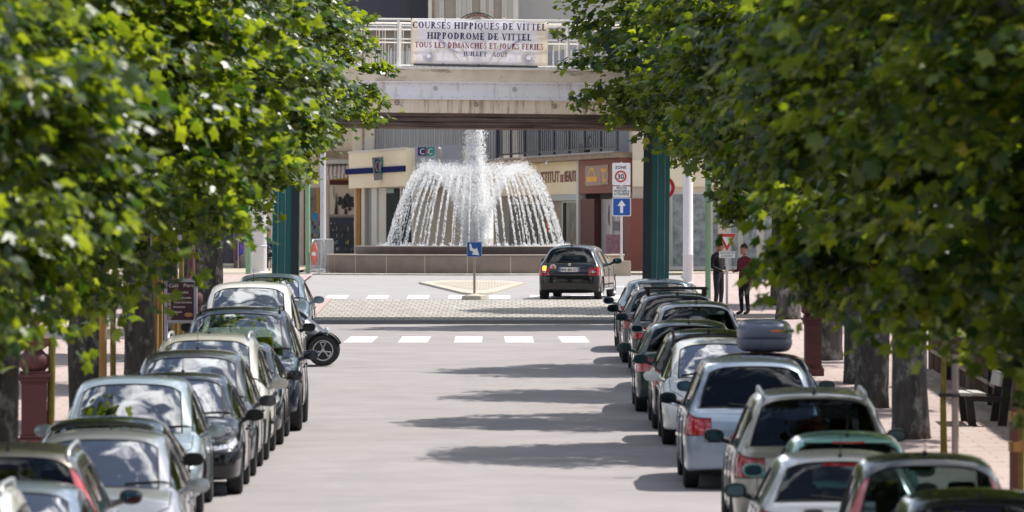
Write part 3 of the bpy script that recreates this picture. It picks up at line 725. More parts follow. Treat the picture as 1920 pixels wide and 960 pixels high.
# tapering logo box on the band
ta, tb_ = bk.t(698), bk.t(724); zc = 3.45
b = MB(); b.add([(ta, -.95, 3.86), (tb_, -.95, 3.90), (tb_, -.33, 3.92), (ta, -.33, 3.86), (ta+.7, -.66, 3.06), (tb_+.1, -.66, 3.07), (tb_+.1, -.33, 3.07), (ta+.7, -.33, 3.06)],
    [(0,1,2,3),(7,6,5,4),(0,4,5,1),(1,5,6,2),(2,6,7,3),(3,7,4,0)])
lb = b.build('logo_box', BM['logo_grey'], bk.root)
def ring_c(mb, cx, cz, rx, rz, w, y, a0=50, a1=310, n=16):
    for i in range(n):
        q = [R(a0+(a1-a0)*(i+k)/n) for k in (0, 1)]
        mb.add([(cx+rx*math.cos(q[0]), y, cz+rz*math.sin(q[0])), (cx+rx*math.cos(q[1]), y, cz+rz*math.sin(q[1])),
                (cx+(rx-w)*math.cos(q[1]), y, cz+(rz-w*.8)*math.sin(q[1])), (cx+(rx-w)*math.cos(q[0]), y, cz+(rz-w*.8)*math.sin(q[0]))], [(0,1,2,3)])
# the sloping logo face is laid on the near end of the box
def logo(parent, w, h, squeeze=1.0):
    r = []
    b = MB(); b.box(-w/2, 0, -.012, 0, -h/2, h/2); r.append(b.build('logo_field', BM['logo_navy'], parent))
    b = MB(); b.box(0.001, w/2, -.012, 0, -h/2, h/2); r.append(b.build('logo_field', BM['logo_teal'], parent))
    for q_ in (-.20, .30):
        b = MB(); ring_c(b, w*q_, 0, w*.17, h*.34, w*.045, -.015); r.append(b.build('logo_letter', BM['logo_white'], parent))
    b = MB(); b.prism([(w*.055*math.cos(a)+w*.015, h*.30*math.sin(a)) for a in np.linspace(0, 2*PI, 17)[:-1]], -.004, 'y', -.012); r.append(b.build('logo_letter', BM['logo_red'], parent))
    return r
# logo box hangs like a blade: give it a face turned to the street
Ylb = bk.Y(bk.t(711)); lf = empty('logo_face', (0, 0, 0)); lf.parent = bk.root
Mw = bk.root.matrix_basis.inverted()
def to_local(fac, p): return Matrix.Rotation(-math.atan2(fac.d.y, fac.d.x), 3, 'Z') @ (Vector(p) - Vector((fac.p0.x, fac.p0.y, 0)))
def blade(fac, name, m, px0, px1, py0, py1, Y, depth, parent=None):
    """a panel of a building that faces down the street"""
    e = empty(name, to_local(fac, (gx((px0+px1)/2, Y), Y, EYE+(HZ-(py0+py1)/2)*Y/FPX)), -math.atan2(fac.d.y, fac.d.x)); e.parent = parent or fac.root
    w, h = (px1-px0)*Y/FPX, (py1-py0)*Y/FPX
    return e, w, h
bpy.data.objects.remove(lf); bpy.data.objects.remove(lb)
e, w, h = blade(bk, 'logo_box', None, 697, 728, 294, 338, 230.0, .3)
b = MB(); b.add([(-w*.5, -.02, h*.47), (w*.3, -.06, h*.5), (w*.5, .5, h*.5), (-w*.3, .5, h*.47), (-w*.36, .12, -h*.5), (w*.36, .08, -h*.46), (w*.5, .5, -h*.44), (-w*.2, .5, -h*.5)],
   [(0,1,2,3),(7,6,5,4),(0,4,5,1),(1,5,6,2),(2,6,7,3),(3,7,4,0)]); b.build('box_shell', BM['logo_grey'], e)
k = empty('logo', (-w*.075, -.035, h*.10)); k.parent = e; k.rotation_euler = (R(9), R(2), R(-4)); 
for q in logo(k, w*.5, h*.62): q.parent = e; q.matrix_basis = k.matrix_basis
bpy.data.objects.remove(k)
e, w, h = blade(bk, 'sign_panel', None, 778, 822, 272, 352, 224.6, .2)
b = MB(); b.box(-w/2, w/2, 0, .25, -h/2, h/2); b.build('panel', BM['panel_grey'], e)
for q in logo(e, w*.70, h*.20): q.location = (-.02, -.004, h*.35)
e, w, h = blade(bk, 'grey_panel', None, 829, 868, 272, 352, 224.7, .2)
b = MB(); b.box(-w/2, w/2, 0, .25, -h/2, h/2); b.build('panel', BM['panel_grey'], e)
b = MB()
for dz in (-.02, -.42): b.ball((-w*.62, -.1, h*.44+dz), .045, 10, (1, 1, .8)); b.box(-w*.62-.012, -w*.62+.012, -.1, .05, h*.44+dz-.02, h*.44+dz+.01)
b.build('floodlight', MT['rail_white'], e)
for a, z_, mm in ((673.5, 349, 'stucco'), (677.5, 349, 'ochre'), (681.5, 349, 'ochre')):
    b = MB(); tt = bk.t(a); b.tube([(tt, -.12, .1), (tt, -.12, 2.8)], .055 if mm == 'ochre' else .05, 8); b.build('drainpipe' if mm == 'ochre' else 'corner_pilaster', BM[mm], bk.root)
bk.box('pilaster', BM['pale_frame'], 684, 690, 351, 500, -.12, .1)
bk.box('doorway', mat('doorway_grey', (.15, .15, .155), .5), 690, 702, 353, 500, -.01, .05)
bk.box('pilaster', BM['pale_frame'], 702, 712, 351, 500, -.10, .1)
w_ = bk.box('window', BM['pale_frame'], 712, 776, 351, 500, -.04, .02)
bk.box('pane', BM['dark_pane'], 727, 752, 353, 480, -.055, -.045, parent=w_); bk.box('pane', BM['dark_pane'], 756, 774, 353, 480, -.055, -.045, parent=w_)
bk.box('pane_sign', mat('pane_sign', (.02, .17, .16), .4), 728, 742, 354, 362, -.07, -.058, parent=w_)
# end wall of the bank behind the falling water
e, w, h = blade(bk, 'end_wall', None, 779, 905, 300, 520, 225.2, 1); b = MB(); b.box(-w/2, w/2, .3, 1.6, -h/2, h/2); b.build('wall', BM['pale_wall'], e)
for xa, xb, mm in ((-1.0, -.04, 'shop_dark'), (.04, 1.0, 'shop_dark')):
    b = MB(); b.box(xa, xb, .28, .31, -h*.42, h*.16); wi = b.build('window', BM['pale_frame'], e); b = MB(); b.box(xa+.05, xb-.05, .26, .278, -h*.40, h*.14); b.build('pane', BM['dark_pane'], wi)
b = MB(); b.box(-w/2, w/2, .2, .32, h*.44, h*.5); b.build('cornice', BM['cornice'], e)
# clad upper storey set back over the bank
e, w, h = blade(bk, 'upper_storey', None, 700, 944, 96, 300, 241.5, 4); b = MB(); b.box(-w/2, w/2, 0, 8, -h/2, h/2); b.build('cladding', BM['cladding'], e)
b = MB()
for i in range(15):
    x = -w/2+.12+i*.288; b.box(x-.012, x+.012, -.02, -.001, -h/2, h/2)
b.build('cladding_seam', BM['pale_frame'], e)
e2, w, h = blade(bk, 'stair_tower', None, 660, 702, 96, 300, 241.0, 4); b = MB(); b.box(-w/2, w/2, 0, 5, -h/2, h/2); b.build('wall', BM['stucco'], e2)
b = MB(); b.box(-w*.16, w*.45, -.03, -.001, -h*.42, -h*.30); b.build('blind_window', BM['pale_wall'], e2)
b = MB(); b.box(w*.02-.05, w*.02+.02, -.04, -.001, -h*.5, h*.5); b.build('drainpipe', BM['cornice'], e2)
b = MB(); b.box(-w*.3, w*.5, -.3, -.05, -h*.445, -h*.43); b.build('ledge', BM['roof_dark'], e2)

# --- souvenir shop left of the bank, facing the street
sv = Facade('souvenir_shop', (gx(575, 244), 244), (gx(671, 244), 244), 'small cream shop with a striped awning and a crowded dark window left of the bank')
sv.box('wall', BM['stucco'], 540, 671, 120, 520, .0, 5)
sv.box('cornice', BM['cornice'], 590, 673, 283, 296, -.18, .0)
sv.box('cornice_shelf', BM['stucco'], 592, 672, 296, 300, -.12, .0)
aw = MB(); sa, sb = sv.t(611), sv.t(661)
aw.add([(sa, -.0, sv.z(309, 0)), (sb-.05, 0, sv.z(305, 0)), (sb-.18, -.9, sv.z(326, 0)), (sa+.05, -.9, sv.z(330, 0))], [(0,1,2,3)])
ao = aw.build('awning', BM['awning'], sv.root); so_ = ao.modifiers.new('t', 'SOLIDIFY'); so_.thickness = .015
aw = MB()
for i in range(11):
    x0 = sa+.05+(sb-.23-sa)*i/11; x1 = sa+.05+(sb-.23-sa)*(i+1)/11; zt = sv.z(329.5-.35*i, 0); aw.cur = i % 2
    aw.add([(x0, -.9, zt), (x1, -.9, zt), (x1, -.905, zt-.13), ((x0+x1)/2, -.905, zt-.165), (x0, -.905, zt-.13)], [(0,1,2,3,4)])
aw.build('awning_valance', [BM['shutter_white'], mat('valance_brown', (.36, .25, .20), .8)], sv.root)
sv.box('awning_box', BM['pale_frame'], 609, 662, 300, 307, -.25, .0)
sv.box('fascia_board', BM['ochre'], 618, 668, 333, 338, -.06, .0); sv.box('fascia_stripe', BM['deep_red'], 618, 668, 338, 346, -.07, .0)
wi = sv.box('shop_window', BM['mauve_stone'], 616, 668, 346, 500, -.03, .0)
sv.box('pane', BM['stucco'], 618, 666, 347, 404, -.045, -.031, parent=wi)
sv.box('window_sill', BM['mauve_stone'], 617, 667, 402, 405, -.09, -.03, parent=wi)
sv.box('display', BM['shop_dark'], 618, 666, 408, 499, -.05, -.031, parent=wi)
random.seed(5)
gm = [mat('goods_'+n_, c, .5) for n_, c in (('ice', (.16, .26, .32)), ('navy', (.03, .05, .12)), ('grey', (.25, .25, .27)), ('lemon', (.40, .38, .12)), ('plum', (.10, .05, .10)), ('white', (.45, .47, .5)))]
b = MB()
for row in range(7):
    for i in range(13):
        if random.random() < .35: continue
        px = 620+i*3.5; py = 412+row*12.5; t_ = sv.t(px); z_ = sv.z(py+8, t_); w_ = random.uniform(.02, .05); b.cur = random.choice([0,1,1,2,2,3,4,4,5]) if random.random() > .4 else 1
        b.box(t_, t_+w_, -.07, -.051, z_, z_+random.uniform(.05, .15))
tag(b.build('goods', gm, wi), kind='stuff')
b = MB(); random.seed(8)
for q_ in range(26):
    a_ = random.uniform(0, 2*PI); r_ = .27*math.sqrt(random.random()); b.ball((sv.t(649)+r_*math.cos(a_), -.09, sv.z(380, 0)+r_*math.sin(a_)*1.05), random.uniform(.05, .10), 8, (1, .35, 1))
b.box(sv.t(646), sv.t(651), -.10, -.06, sv.z(402, 0), sv.z(392, 0)); b.prism([(sv.t(627), sv.z(402,0)), (sv.t(634), sv.z(402,0)), (sv.t(632), sv.z(380,0)), (sv.t(630.5), sv.z(362,0)), (sv.t(629), sv.z(380,0))], .04, 'y', -.10)
b.build('window_figure', BM['topiary'], wi)
b = MB(); b.tube([(sv.t(623), -.08, sv.z(350,0)), (sv.t(624), -.09, sv.z(368,0)), (sv.t(628), -.09, sv.z(372,0))], .03, 6); b.build('drape', BM['shutter_white'], wi)
sv.box('side_post', BM['ochre'], 593, 599.5, 352, 500, -.10, .0); sv.box('side_post', BM['deep_red'], 599.5, 603, 352, 500, -.11, .0); sv.box('side_post', BM['purple'], 570, 577, 350, 500, -.10, .0)
sv.box('door_glass', BM['shop_inside'], 577, 593, 352, 500, -.02, .0)
for px in (668, 672):
    b = MB(); t_ = sv.t(px); zz = [0, .4, .45, 1.6, 2.0, 2.05, 2.2, 2.6]; b.lathe([(.06+.025*(i % 2), z_) for i, z_ in enumerate(zz)], 10, (t_, -.12, 0)); b.build('carved_post', BM['stucco'], sv.root)

# --- left corner cafe with pale plinth
cf = Facade('corner_cafe', (gx(330, 226), 226), (gx(516, 226), 226), 'dim corner cafe with a purple post and wide windows behind the left green post')
cf.box('wall', BM['mauve_stone'], 100, 530, 100, 520, .0, 6)
wi = cf.box('window', BM['pale_frame'], 377, 440, 380, 497, -.04, .0); cf.box('pane', BM['shop_dark'], 380, 438, 382, 494, -.06, -.041, parent=wi)
cf.box('plinth', BM['pale_wall'], 360, 443, 497, 522, -.10, .0)
cf.box('window_ledge', BM['stucco'], 372, 442, 494, 498, -.16, .0)
cf.box('corner_post', BM['purple'], 440, 449, 380, 500, -.2, .0); cf.box('post_base', mat('post_base', (.20, .12, .10), .8, var=.2), 439, 452, 488, 520, -.22, .0)
wi = cf.box('doorway', BM['shop_inside'], 493, 516, 390, 520, -.03, .0); cf.box('door_leaf', BM['stucco'], 497, 508, 392, 470, -.05, -.031, parent=wi)
cf.box('low_panel', BM['deep_red'], 491, 510, 485, 520, -.16, -.05)
cf.box('drainpipe', MT['grey_post'], 509, 515, 380, 520, -.35, -.2)

# --- beauty parlour and bakery row, running towards the viewer on the right
bp = Facade('shop_row', (-.65, 243), (3.55, 215), 'cream and dark red shop row with a slatted balcony to the right of the fountain')
L = bp.L
b = MB(); b.box(0, bp.t(1092), .0, 5, 0, 2.55); b.build('wall', BM['taupe'], bp.root)
b = MB(); b.box(0, bp.t(1092), -.12, 4.9, 2.55, 3.62); b.build('fascia', BM['fascia'], bp.root)
b = MB(); b.box(-.3, L+.2, -.45, 4.8, 3.63, 3.80); b.build('cornice', BM['cornice'], bp.root)
b = MB(); b.box(-.3, L+.2, -.50, -.40, 3.78, 3.84); b.build('gutter', BM['mauve_stone'], bp.root)
def row_text(s, x0, x1, ytop, ybot, m, d=-.135):
    a, c = bp.t(x0), bp.t(x1); tc = (a+c)/2; z0 = bp.z(ybot, tc); z1 = bp.z(ytop, tc)
    return text('lettering', s, m, bp.root, (z1-z0)/.73, (tc, d, z0), width=abs(c-a), bold=.012)
row_text('INSTITUT', 1013, 1056, 321, 342, BM['letter_red']); row_text('DE', 1058, 1064, 327, 341, BM['letter_red']); row_text('BEAUTE', 1066, 1088.5, 319.5, 340, BM['letter_red'])
for px, py in ((1016, 312), (1053.5, 307)):
    b = MB(); t_ = bp.t(px); z_ = bp.z(py, t_); b.ball((t_, -.5, z_), .05, 10, (1, 1, 1.5)); b.tube([(t_, -.5, z_+.06), (t_, -.42, z_+.13), (t_, -.1, z_+.10)], .015, 6); b.build('floodlight', MT['rail_white'], bp.root, smooth=True)
bp.box('shutter_case', BM['shutter_blue'], 1038, 1090, 353, 376, -.10, .05)
wi = bp.box('shop_window', BM['pale_frame'], 1055, 1090, 377, 500, -.03, .02); bp.box('pane', BM['shop_inside'], 1066, 1083, 380, 486, -.05, -.035, parent=wi)
bp.box('door', BM['dark_pane'], 1058, 1064, 380, 497, -.05, -.035, parent=wi); bp.box('poster', BM['red_brown'], 1084, 1088, 400, 470, -.05, -.035, parent=wi)
for xa, xb in ((955, 982), (985, 1012), (1015, 1040)):
    wi = bp.box('shop_window', BM['pale_frame'], xa, xb, 380, 500, -.03, .02); bp.box('pane', BM['shop_dark'], xa+1.5, xb-1.5, 383, 490, -.05, -.035, parent=wi)
bp.box('poster', mat('poster_orange', (.5, .13, .03), .6), 1028, 1035, 404, 436, -.07, -.05)
bp.box('party_wall', BM['pale_frame'], 1089.5, 1093.5, 300, 500, -.16, .1)
# bakery
b = MB(); b.box(bp.t(1093.5), L+.15, -.14, 4.9, 2.55, 3.62); b.build('bakery_fascia', BM['red_brown'], bp.root)
b = MB(); b.box(bp.t(1093.5), L+.15, .55, 4.9, 0, 2.55); b.build('bakery_wall', BM['mauve_stone'], bp.root)
bp.box('bakery_pillar', BM['deep_red'], 1094, 1120, 373, 512, -.10, .6)
bp.box('bakery_pillar', BM['red_brown'], 1168, 1186, 372, 515, -.10, .6)
wi = bp.box('bakery_window', BM['pale_frame'], 1121, 1167, 373, 512, .12, .16)
bp.box('pane', mat('bakery_pane', (.33, .33, .35), .25, var=.15, vscale=2), 1122, 1166, 374, 500, .095, .118, parent=wi); bp.box('glazing_bar', BM['pale_frame'], 1140, 1144, 374, 500, .06, .094, parent=wi)
bp.box('flower_display', BM['flowers'], 1133, 1166, 440, 500, .05, .088, parent=wi); bp.box('price_board', mat('price_board', (.16, .16, .16), .7), 1146, 1158, 415, 432, .05, .088, parent=wi)
b = MB(); tt = bp.t(1139); b.lathe([(.0,-.0),(.34,-.0),(.34,.02)], 20, (tt, .07, bp.z(404, tt)), axis='y'); b.build('round_sticker', BM['deep_red'], wi)
pa = bp.box('logo_panel', BM['mauve_panel'], 1107, 1136, 311, 348, -.17, -.142)
b = MB(); ta, tb_ = bp.t(1111), bp.t(1130); tc_ = (ta+tb_)/2; za = bp.z(330, tc_)
for i in range(12):
    q = [PI*i/12, PI*(i+1)/12]; rx, rz = (tb_-ta)/2*.72, .27
    b.add([(tc_+rx*k*math.cos(a), -.18, za+rz*k*math.sin(a)) for k, a in ((1, q[0]), (1, q[1]), (.72, q[1]), (.72, q[0]))], [(0,1,2,3)])
b.box(ta, tb_, -.185, -.171, bp.z(341, tc_), bp.z(331, tc_)); b.build('bread_emblem', BM['yellow'], pa)
pa = bp.box('logo_panel', BM['mauve_panel'], 1136.5, 1150, 309, 346, -.17, -.142)
b = MB()
for xa, xb, ya, yb in ((1137, 1148, 316, 322), (1138, 1140, 311, 316), (1141, 1147, 335, 341), (1141, 1143, 325, 335)):
    bp.box('', None, xa, xb, ya, yb, -.183, -.171, mb=b)
b.build('bread_emblem', BM['yellow'], pa)
# balcony with dark balustrade in front of fluted cladding
bal = MB(); z0, z1 = 3.84, 4.92
t0, t1 = bp.t(950), L+.2
b = MB()
for i in range(61):
    t_ = t0+(t1-t0)*i/60; b.box(t_-.03, t_+.03, -.33, -.30, z0+.14, z1)
tag(b.build('balustrade_slat', stripes('slat_grey', (.035, .04, .06), (.16, .17, .20), .8, sharp=.3), bp.root), kind=None)
b = MB()
for i in range(9):
    t_ = t0+(t1-t0)*i/8; b.box(t_-.10, t_+.10, -.36, -.29, z0, z1+.02)
b.box(t0, t1, -.36, -.29, z1, z1+.05); b.box(t0, t1, -.35, -.30, z0+.10, z0+.15); b.build('balustrade_frame', BM['iron_dark'], bp.root)
b = MB(); b.box(-.3, L+.3, 1.2, 6, 3.8, 7.5); b.build('upper_storey', BM['cladding_fine'], bp.root)
b = MB(); tt = bp.t(1105); b.box(tt-.5, tt+.5, -.28, -.05, 3.86, 4.15); b.tube([(tt+.6, -.2, 3.95), (tt+.9, -.2, 4.3), (tt+1.3, -.2, 4.34)], .06, 8); b.build('roof_vent', BM['iron_dark'], bp.root)

# --- pale glazed shop on the right, facing the street
rs = Facade('glazed_shop', (gx(1186, 214.5), 214.5), (gx(1800, 214.5), 214.5), 'pale shop with tall display windows behind the right teal column')
rs.box('wall', BM['stucco'], 1186, 1800, 60, 525, .0, 6)
rs.box('corner_pier', BM['pale_wall'], 1187, 1191, 382, 520, -.05, .0); rs.box('corner_pier', BM['mauve_stone'], 1191, 1203, 382, 520, -.03, .0)
for xa, xb in ((1203, 1256), (1258, 1292), (1296, 1330), (1334, 1348), (1368, 1386), (1390, 1420), (1430, 1480)):
    wi = rs.box('display_window', BM['pale_frame'], xa, xb, 360 if xa > 1250 else 384, 502, -.04, .0); rs.box('pane', mat('display_pane', (.25, .27, .28), .3, var=.45, vscale=5, spec=.3), xa+3, xb-2, 364 if xa > 1250 else 388, 499, -.055, -.041, parent=wi)
rs.box('window_sill', BM['pale_wall'], 1188, 1500, 501, 506, -.14, .0)
rs.box('plinth', mat('plinth_beige', (.44, .37, .30), .8, var=.08), 1188, 1500, 506, 526, -.08, .0)
rs.box('fascia', BM['fascia'], 1186, 1500, 300, 350, -.1, .0)

# --- tall block closing the view over the bridge
tbk = Facade('town_house', (gx(803, 258), 258), (gx(972, 258), 258), 'tall pale town house with louvred shutters rising behind the footbridge')
tbk.box('wall', BM['pale_wall'], 803, 972, -260, 300, .0, 9)
tbk.box('corner_pilaster', BM['shutter_white'], 803, 810, -260, 300, -.12, .0); tbk.box('corner_pilaster', BM['shutter_white'], 962, 972, -260, 300, -.12, .0); tbk.box('drainpipe', BM['cornice'], 811, 815, -260, 300, -.10, .0)
def shutter(px0, px1, ya, yb, par):
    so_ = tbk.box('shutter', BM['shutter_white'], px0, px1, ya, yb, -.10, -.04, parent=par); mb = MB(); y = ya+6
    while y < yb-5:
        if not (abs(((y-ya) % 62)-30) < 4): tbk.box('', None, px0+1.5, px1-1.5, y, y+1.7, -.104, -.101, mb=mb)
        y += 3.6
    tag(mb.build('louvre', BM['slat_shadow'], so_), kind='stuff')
for xa, xb in ((825, 862), (878, 908), (918, 948)):
    for ya, yb in ((-120, 40), (60, 200)):
        wi = tbk.box('window', BM['taupe'], xa+7, xb-6, ya, yb, -.03, .0); tbk.box('sill', BM['shutter_white'], xa, xb, yb, yb+4, -.12, .0, parent=wi)
        shutter(xa-1, xa+7, ya, yb, wi); shutter(xb-7, xb+2, ya, yb, wi)
dk = Facade('slate_building', (gx(640, 262), 262), (gx(804, 262), 262), 'dark slate clad building left of the town house behind the bridge railing')
dk.box('slate_wall', BM['roof_dark'], 600, 803, -260, 52, .0, 8); dk.box('lower_wall', BM['taupe'], 600, 803, 52, 300, .05, 8); dk.box('slate_return', mat('slate_return', (.035, .037, .055), .5), 772, 803, -260, 50, -.15, .0)
dk.box('ledge', MT['grey_post'], 600, 803, 50, 58, -.2, .05)
gw = Facade('grey_building', (gx(972, 262), 262), (gx(1150, 262), 262), 'blank grey rendered building right of the town house behind the banner')
gw.box('wall', BM['grey_wall'], 972, 1220, -260, 300, .0, 8)
gw.box('blind_window', BM['pale_wall'], 1036, 1060, 80, 125, -.05, .0)
# ------------------------------------------------------------------ street trees (maples)
LEAF = leaf_mat('maple_leaf', [(0, (.006, .023, .010)), (.45, (.014, .048, .012)), (.8, (.034, .088, .015)), (.95, (.085, .14, .014)), (1, (.24, .19, .02))],
                ((.025, .09, .006), (.46, .55, .016)), rough=.40, tw=.46)
def leaf_template():
    prof = [(90, 1.0), (66, .60), (40, .95), (14, .58), (-18, .74), (-62, .40)]
    o = [(r*math.cos(R(a)), r*math.sin(R(a))) for a, r in prof]
    pts = o + [(-x, y) for x, y in reversed(o[1:])]
    pts = [(x, y+.15) for x, y in pts]
    tv = [(0, .1, 0)] + [(x, y, -.28*abs(x) - .10*max(0, y-.4)**2) for x, y in pts]
    n = len(pts); return np.array(tv), [(0, 1+(i+1) % n, 1+i) for i in range(n)]
LT, LF = leaf_template()
def crown_mesh(seed, rx, ry, rz, nclus, per, size, low=0.0):
    r = np.random.default_rng(seed)
    # clump centres fill the outer part of a lumpy ellipsoid; heavy limbs make lobes
    lob = r.normal(size=(14, 3)); lob /= np.linalg.norm(lob, axis=1)[:, None]
    C = []
    while len(C) < nclus:
        d = r.normal(size=3); d /= np.linalg.norm(d)
        k = .84 + .20*max(0, np.max(lob @ d)-.72)/.28 + r.normal(0, .04)
        rad = (r.uniform(.10, 1)**.42)*k
        p = d*rad*np.array([rx, ry, rz])
        if p[2] < -rz*(.86+low): continue
        C.append(p)
    C = np.array(C); out = C/np.linalg.norm(C/np.array([rx, ry, rz]), axis=1)[:, None]
    out = C/np.array([rx, ry, rz]); on = out/np.linalg.norm(out, axis=1)[:, None]
    P, N = [], []
    for c, o in zip(C, on):
        m = int(per*r.uniform(.5, 1.5)); s = r.uniform(.55, 1.25)
        q = np.clip(r.normal(size=(m, 3)), -1.7, 1.7)*np.array([.29, .29, .12])*s
        q += o*r.uniform(-.15, .35, (m, 1)); q[:, 2] -= .32*(q[:, 0]**2+q[:, 1]**2)
        P.append(c+q)
        nn = np.array([0, 0, .85]) + o*.55 + np.array([.18, .05, 0]) + r.normal(size=(m, 3))*.42
        N.append(nn)
    P = np.concatenate(P); N = np.concatenate(N); N /= np.linalg.norm(N, axis=1)[:, None]
    n = len(P); od = P/np.array([rx, ry, rz]); tip = od*np.array([1, 1, .2]) + r.normal(size=(n, 3))*.5 + np.array([0, 0, -.45])
    Y_ = tip - N*np.sum(tip*N, 1)[:, None]; Y_ /= np.linalg.norm(Y_, axis=1)[:, None]; X_ = np.cross(Y_, N)
    s = (size*r.uniform(.5, 1.35, n))[:, None]
    rot = np.stack([X_*s, Y_*s, N*s], axis=2)
    me = instanced('crown', LT, LF, rot, P, LEAF, False)
    me.polygons.foreach_set('use_smooth', np.zeros(len(me.polygons), bool))
    return me, C
def trunk_mesh(seed, C, h, r0, zc, m, limbs=34):
    r = np.random.default_rng(seed+50); b = MB(); lean = r.normal(0, .05, 2)
    pts = []; rad = []
    for i in range(12):
        t = i/11; z = -.15 + t*(h+.15)
        pts.append((lean[0]*t*t*h*.4+.02*math.sin(t*9), lean[1]*t*t*h*.4+.02*math.cos(t*7), z)); rad.append(r0*(1.10-.30*t) if i else r0*1.22)
    b.tube(pts, rad, 16); me_v = len(b.v)
    for i in range(me_v):                          # flutes and knots of the bark
        x, y, z = b.v[i]; a = math.atan2(y, x); k = 1+.05*math.sin(a*5+z*1.3)+.03*math.sin(a*9-z*3.1)+r.normal(0, .012); b.v[i] = (x*k, y*k, z)
    top = Vector(pts[-1]); idx = r.permutation(len(C))[:limbs]
    for k, i in enumerate(idx):
        e = Vector(C[i]) + Vector((0, 0, zc)); s0 = Vector(pts[8 + k % 4]); md = s0.lerp(e, .45) + Vector((0, 0, .28*(e-s0).length*.5))
        ps = []
        for q in range(7):
            t = q/6; p = s0*(1-t)**2 + md*2*t*(1-t) + e*t*t; ps.append(p)
        ra = r0*.38; b.tube(ps, [ra*(1-t/6*.88) for t in range(7)], 7)
    return b.mesh('trunk', m, smooth=True)
KINDS_ = []
for sd, rx, ry, rz in ((1, 3.35, 3.4, 3.3), (2, 3.5, 3.6, 3.4), (3, 3.3, 3.4, 3.2)):
    me, C = crown_mesh(sd, rx, ry, rz, 290, 100, .112)
    KINDS_.append((me, C, rx, rz))
TR = {}
def tree(label, x, y, kind, sc=1.0, rot=0.0, zc=5.35, rad=.27, bark='bark', group=None, sx=1.0):
    me, C, rx, rz = KINDS_[kind]
    e = empty('maple_tree', (x, y, g(y)+.13), rot, label, 'tree', group)
    key = (kind, rad, bark)
    if key not in TR: TR[key] = trunk_mesh(kind, C, 4.6, rad, 5.35, MT[bark])
    link('trunk', TR[key], e)
    c = link('crown', me, e, (0, 0, zc)); c.scale = (sc*sx, sc, sc)
    return e
GL_, GR_ = 'maples along the cafe pavement', 'maples along the bench pavement'
tree('maple nearest on the left, its blurred crown filling the left edge', -6.8, 57, 0, 1.0, .4, 5.0, group=GL_)
tree('maple with a thick rough trunk at the left edge beside the maroon pedestal', -6.05, 81.5, 1, .95, 2.0, 5.25, .25, group=GL_)
tree('maple just outside the left edge whose leaves droop over the rough trunk', -6.9, 70, 2, .98, 1.1, 5.05, group=GL_)
KX = [(-6.36, 104, 0, 1.0, 3.3, 'maple with a dark thick trunk behind the pale silver hatchback on the left'),
      (-6.4, 119, 1, 1.0, 5.1, 'maple with a dark trunk beside the cafe menu board'),
      (-6.7, 134, 2, .98, .6, 'left maple beyond the cafe menu board, leaves in sharp focus'),
      (-6.5, 149.5, 0, 1.0, 2.4, 'last left maple before the footbridge, reaching out over its railing')]
for x, y, k, s, r_, lab in KX: tree(lab, x, y, k, s, r_, 5.9 if y > 125 else 5.62, .26, group=GL_)
KX = [(5.9, 62, 1, 1.0, .9, 5.3, 'maple nearest on the right, its blurred dark crown filling the right edge'),
      (6.15, 76, 2, 1.03, 2.2, 5.05, 'right maple in front of the bench, with low drooping branches'),
      (5.75, 100, 0, .97, 4.0, 5.75, 'maple with the thickest pale trunk left of the bench'),
      (5.75, 110.5, 1, .94, 1.5, 5.75, 'maple with a grey trunk in the middle of the three right trunks'),
      (6.05, 120.4, 2, .96, 3.0, 5.8, 'maple with a dark trunk beside the reddish post on the right'),
      (6.0, 132, 0, 1.0, 5.6, 6.15, 'right maple behind the roof box, over the standing pair of people'),
      (6.3, 158.3, 2, 1.12, 4.4, 6.9, 'last right maple before the footbridge, spreading furthest over the street')]
for x, y, k, s, r_, z_, lab in KX:
    t_ = tree(lab, x, y, k, s, r_, z_, .25, 'bark_grey', group=GR_)
    if y == 76: t_.rotation_euler.z = 0; c_ = [q for q in t_.children if q.name.startswith('crown')][0]; c_.location.x = -.62; c_.rotation_euler.z = r_
    if y > 150: t_.rotation_euler.z = 0; c_ = [q for q in t_.children if q.name.startswith('crown')][0]; c_.location.x = -1.35; c_.scale.y *= .58
tree('maple beyond the footbridge on the right, shading the paved table', 6.6, 170, 1, 1.0, .8, 6.0, .25, 'bark_grey')
tree('maple beyond the footbridge on the left, seen under the timber soffit', -7.9, 171, 0, 1.0, 2.8, 6.0, .25)
# young staked trees: thin yellow-green stems with a small head among the low branches
ym, yC = crown_mesh(9, 1.0, 1.0, .9, 26, 34, .11); KINDS_.append((ym, yC, 1.0, .9))
def young(label, x, y, h):
    e = empty('young_tree', (x, y, g(y)+.13), random.uniform(0, 6), label, 'tree', 'young staked trees')
    b = MB(); b.tube([(.0, 0, -.1), (.015, .01, .8), (-.02, 0, 1.6), (.02, .02, h)], [.05, .042, .036, .022], 9)
    for a in (0, 2.1, 4.2): b.tube([(.0, 0, h-.5), (.25*math.cos(a), .25*math.sin(a), h+.1), (.5*math.cos(a), .5*math.sin(a), h+.55)], [.016, .012, .006], 6)
    b.build('trunk', MT['young_bark'], e, smooth=True); link('crown', ym, e, (0, 0, h+.5)); return e
def stake(label, x, y, h, r_, m, group, lean=(0, 0)):
    b = MB(); b.tube([(0, 0, -.1), (lean[0]*.5, lean[1]*.5, h*.5), (lean[0], lean[1], h-.03), (lean[0], lean[1], h)], [r_, r_, r_*.98, r_*.8], 10)
    o = b.build('tree_stake', MT[m], smooth=True, angle=50); o.location = (x, y, g(y)+.13); return tag(o, label, 'stake', group)
young('thin yellow-green young tree tied to a grey stake left of the bench', gx(1770, 94), 94, 2.3)
young('thin yellow-green young tree at the right edge behind the wooden guard', gx(1913, 83), 83, 2.2)
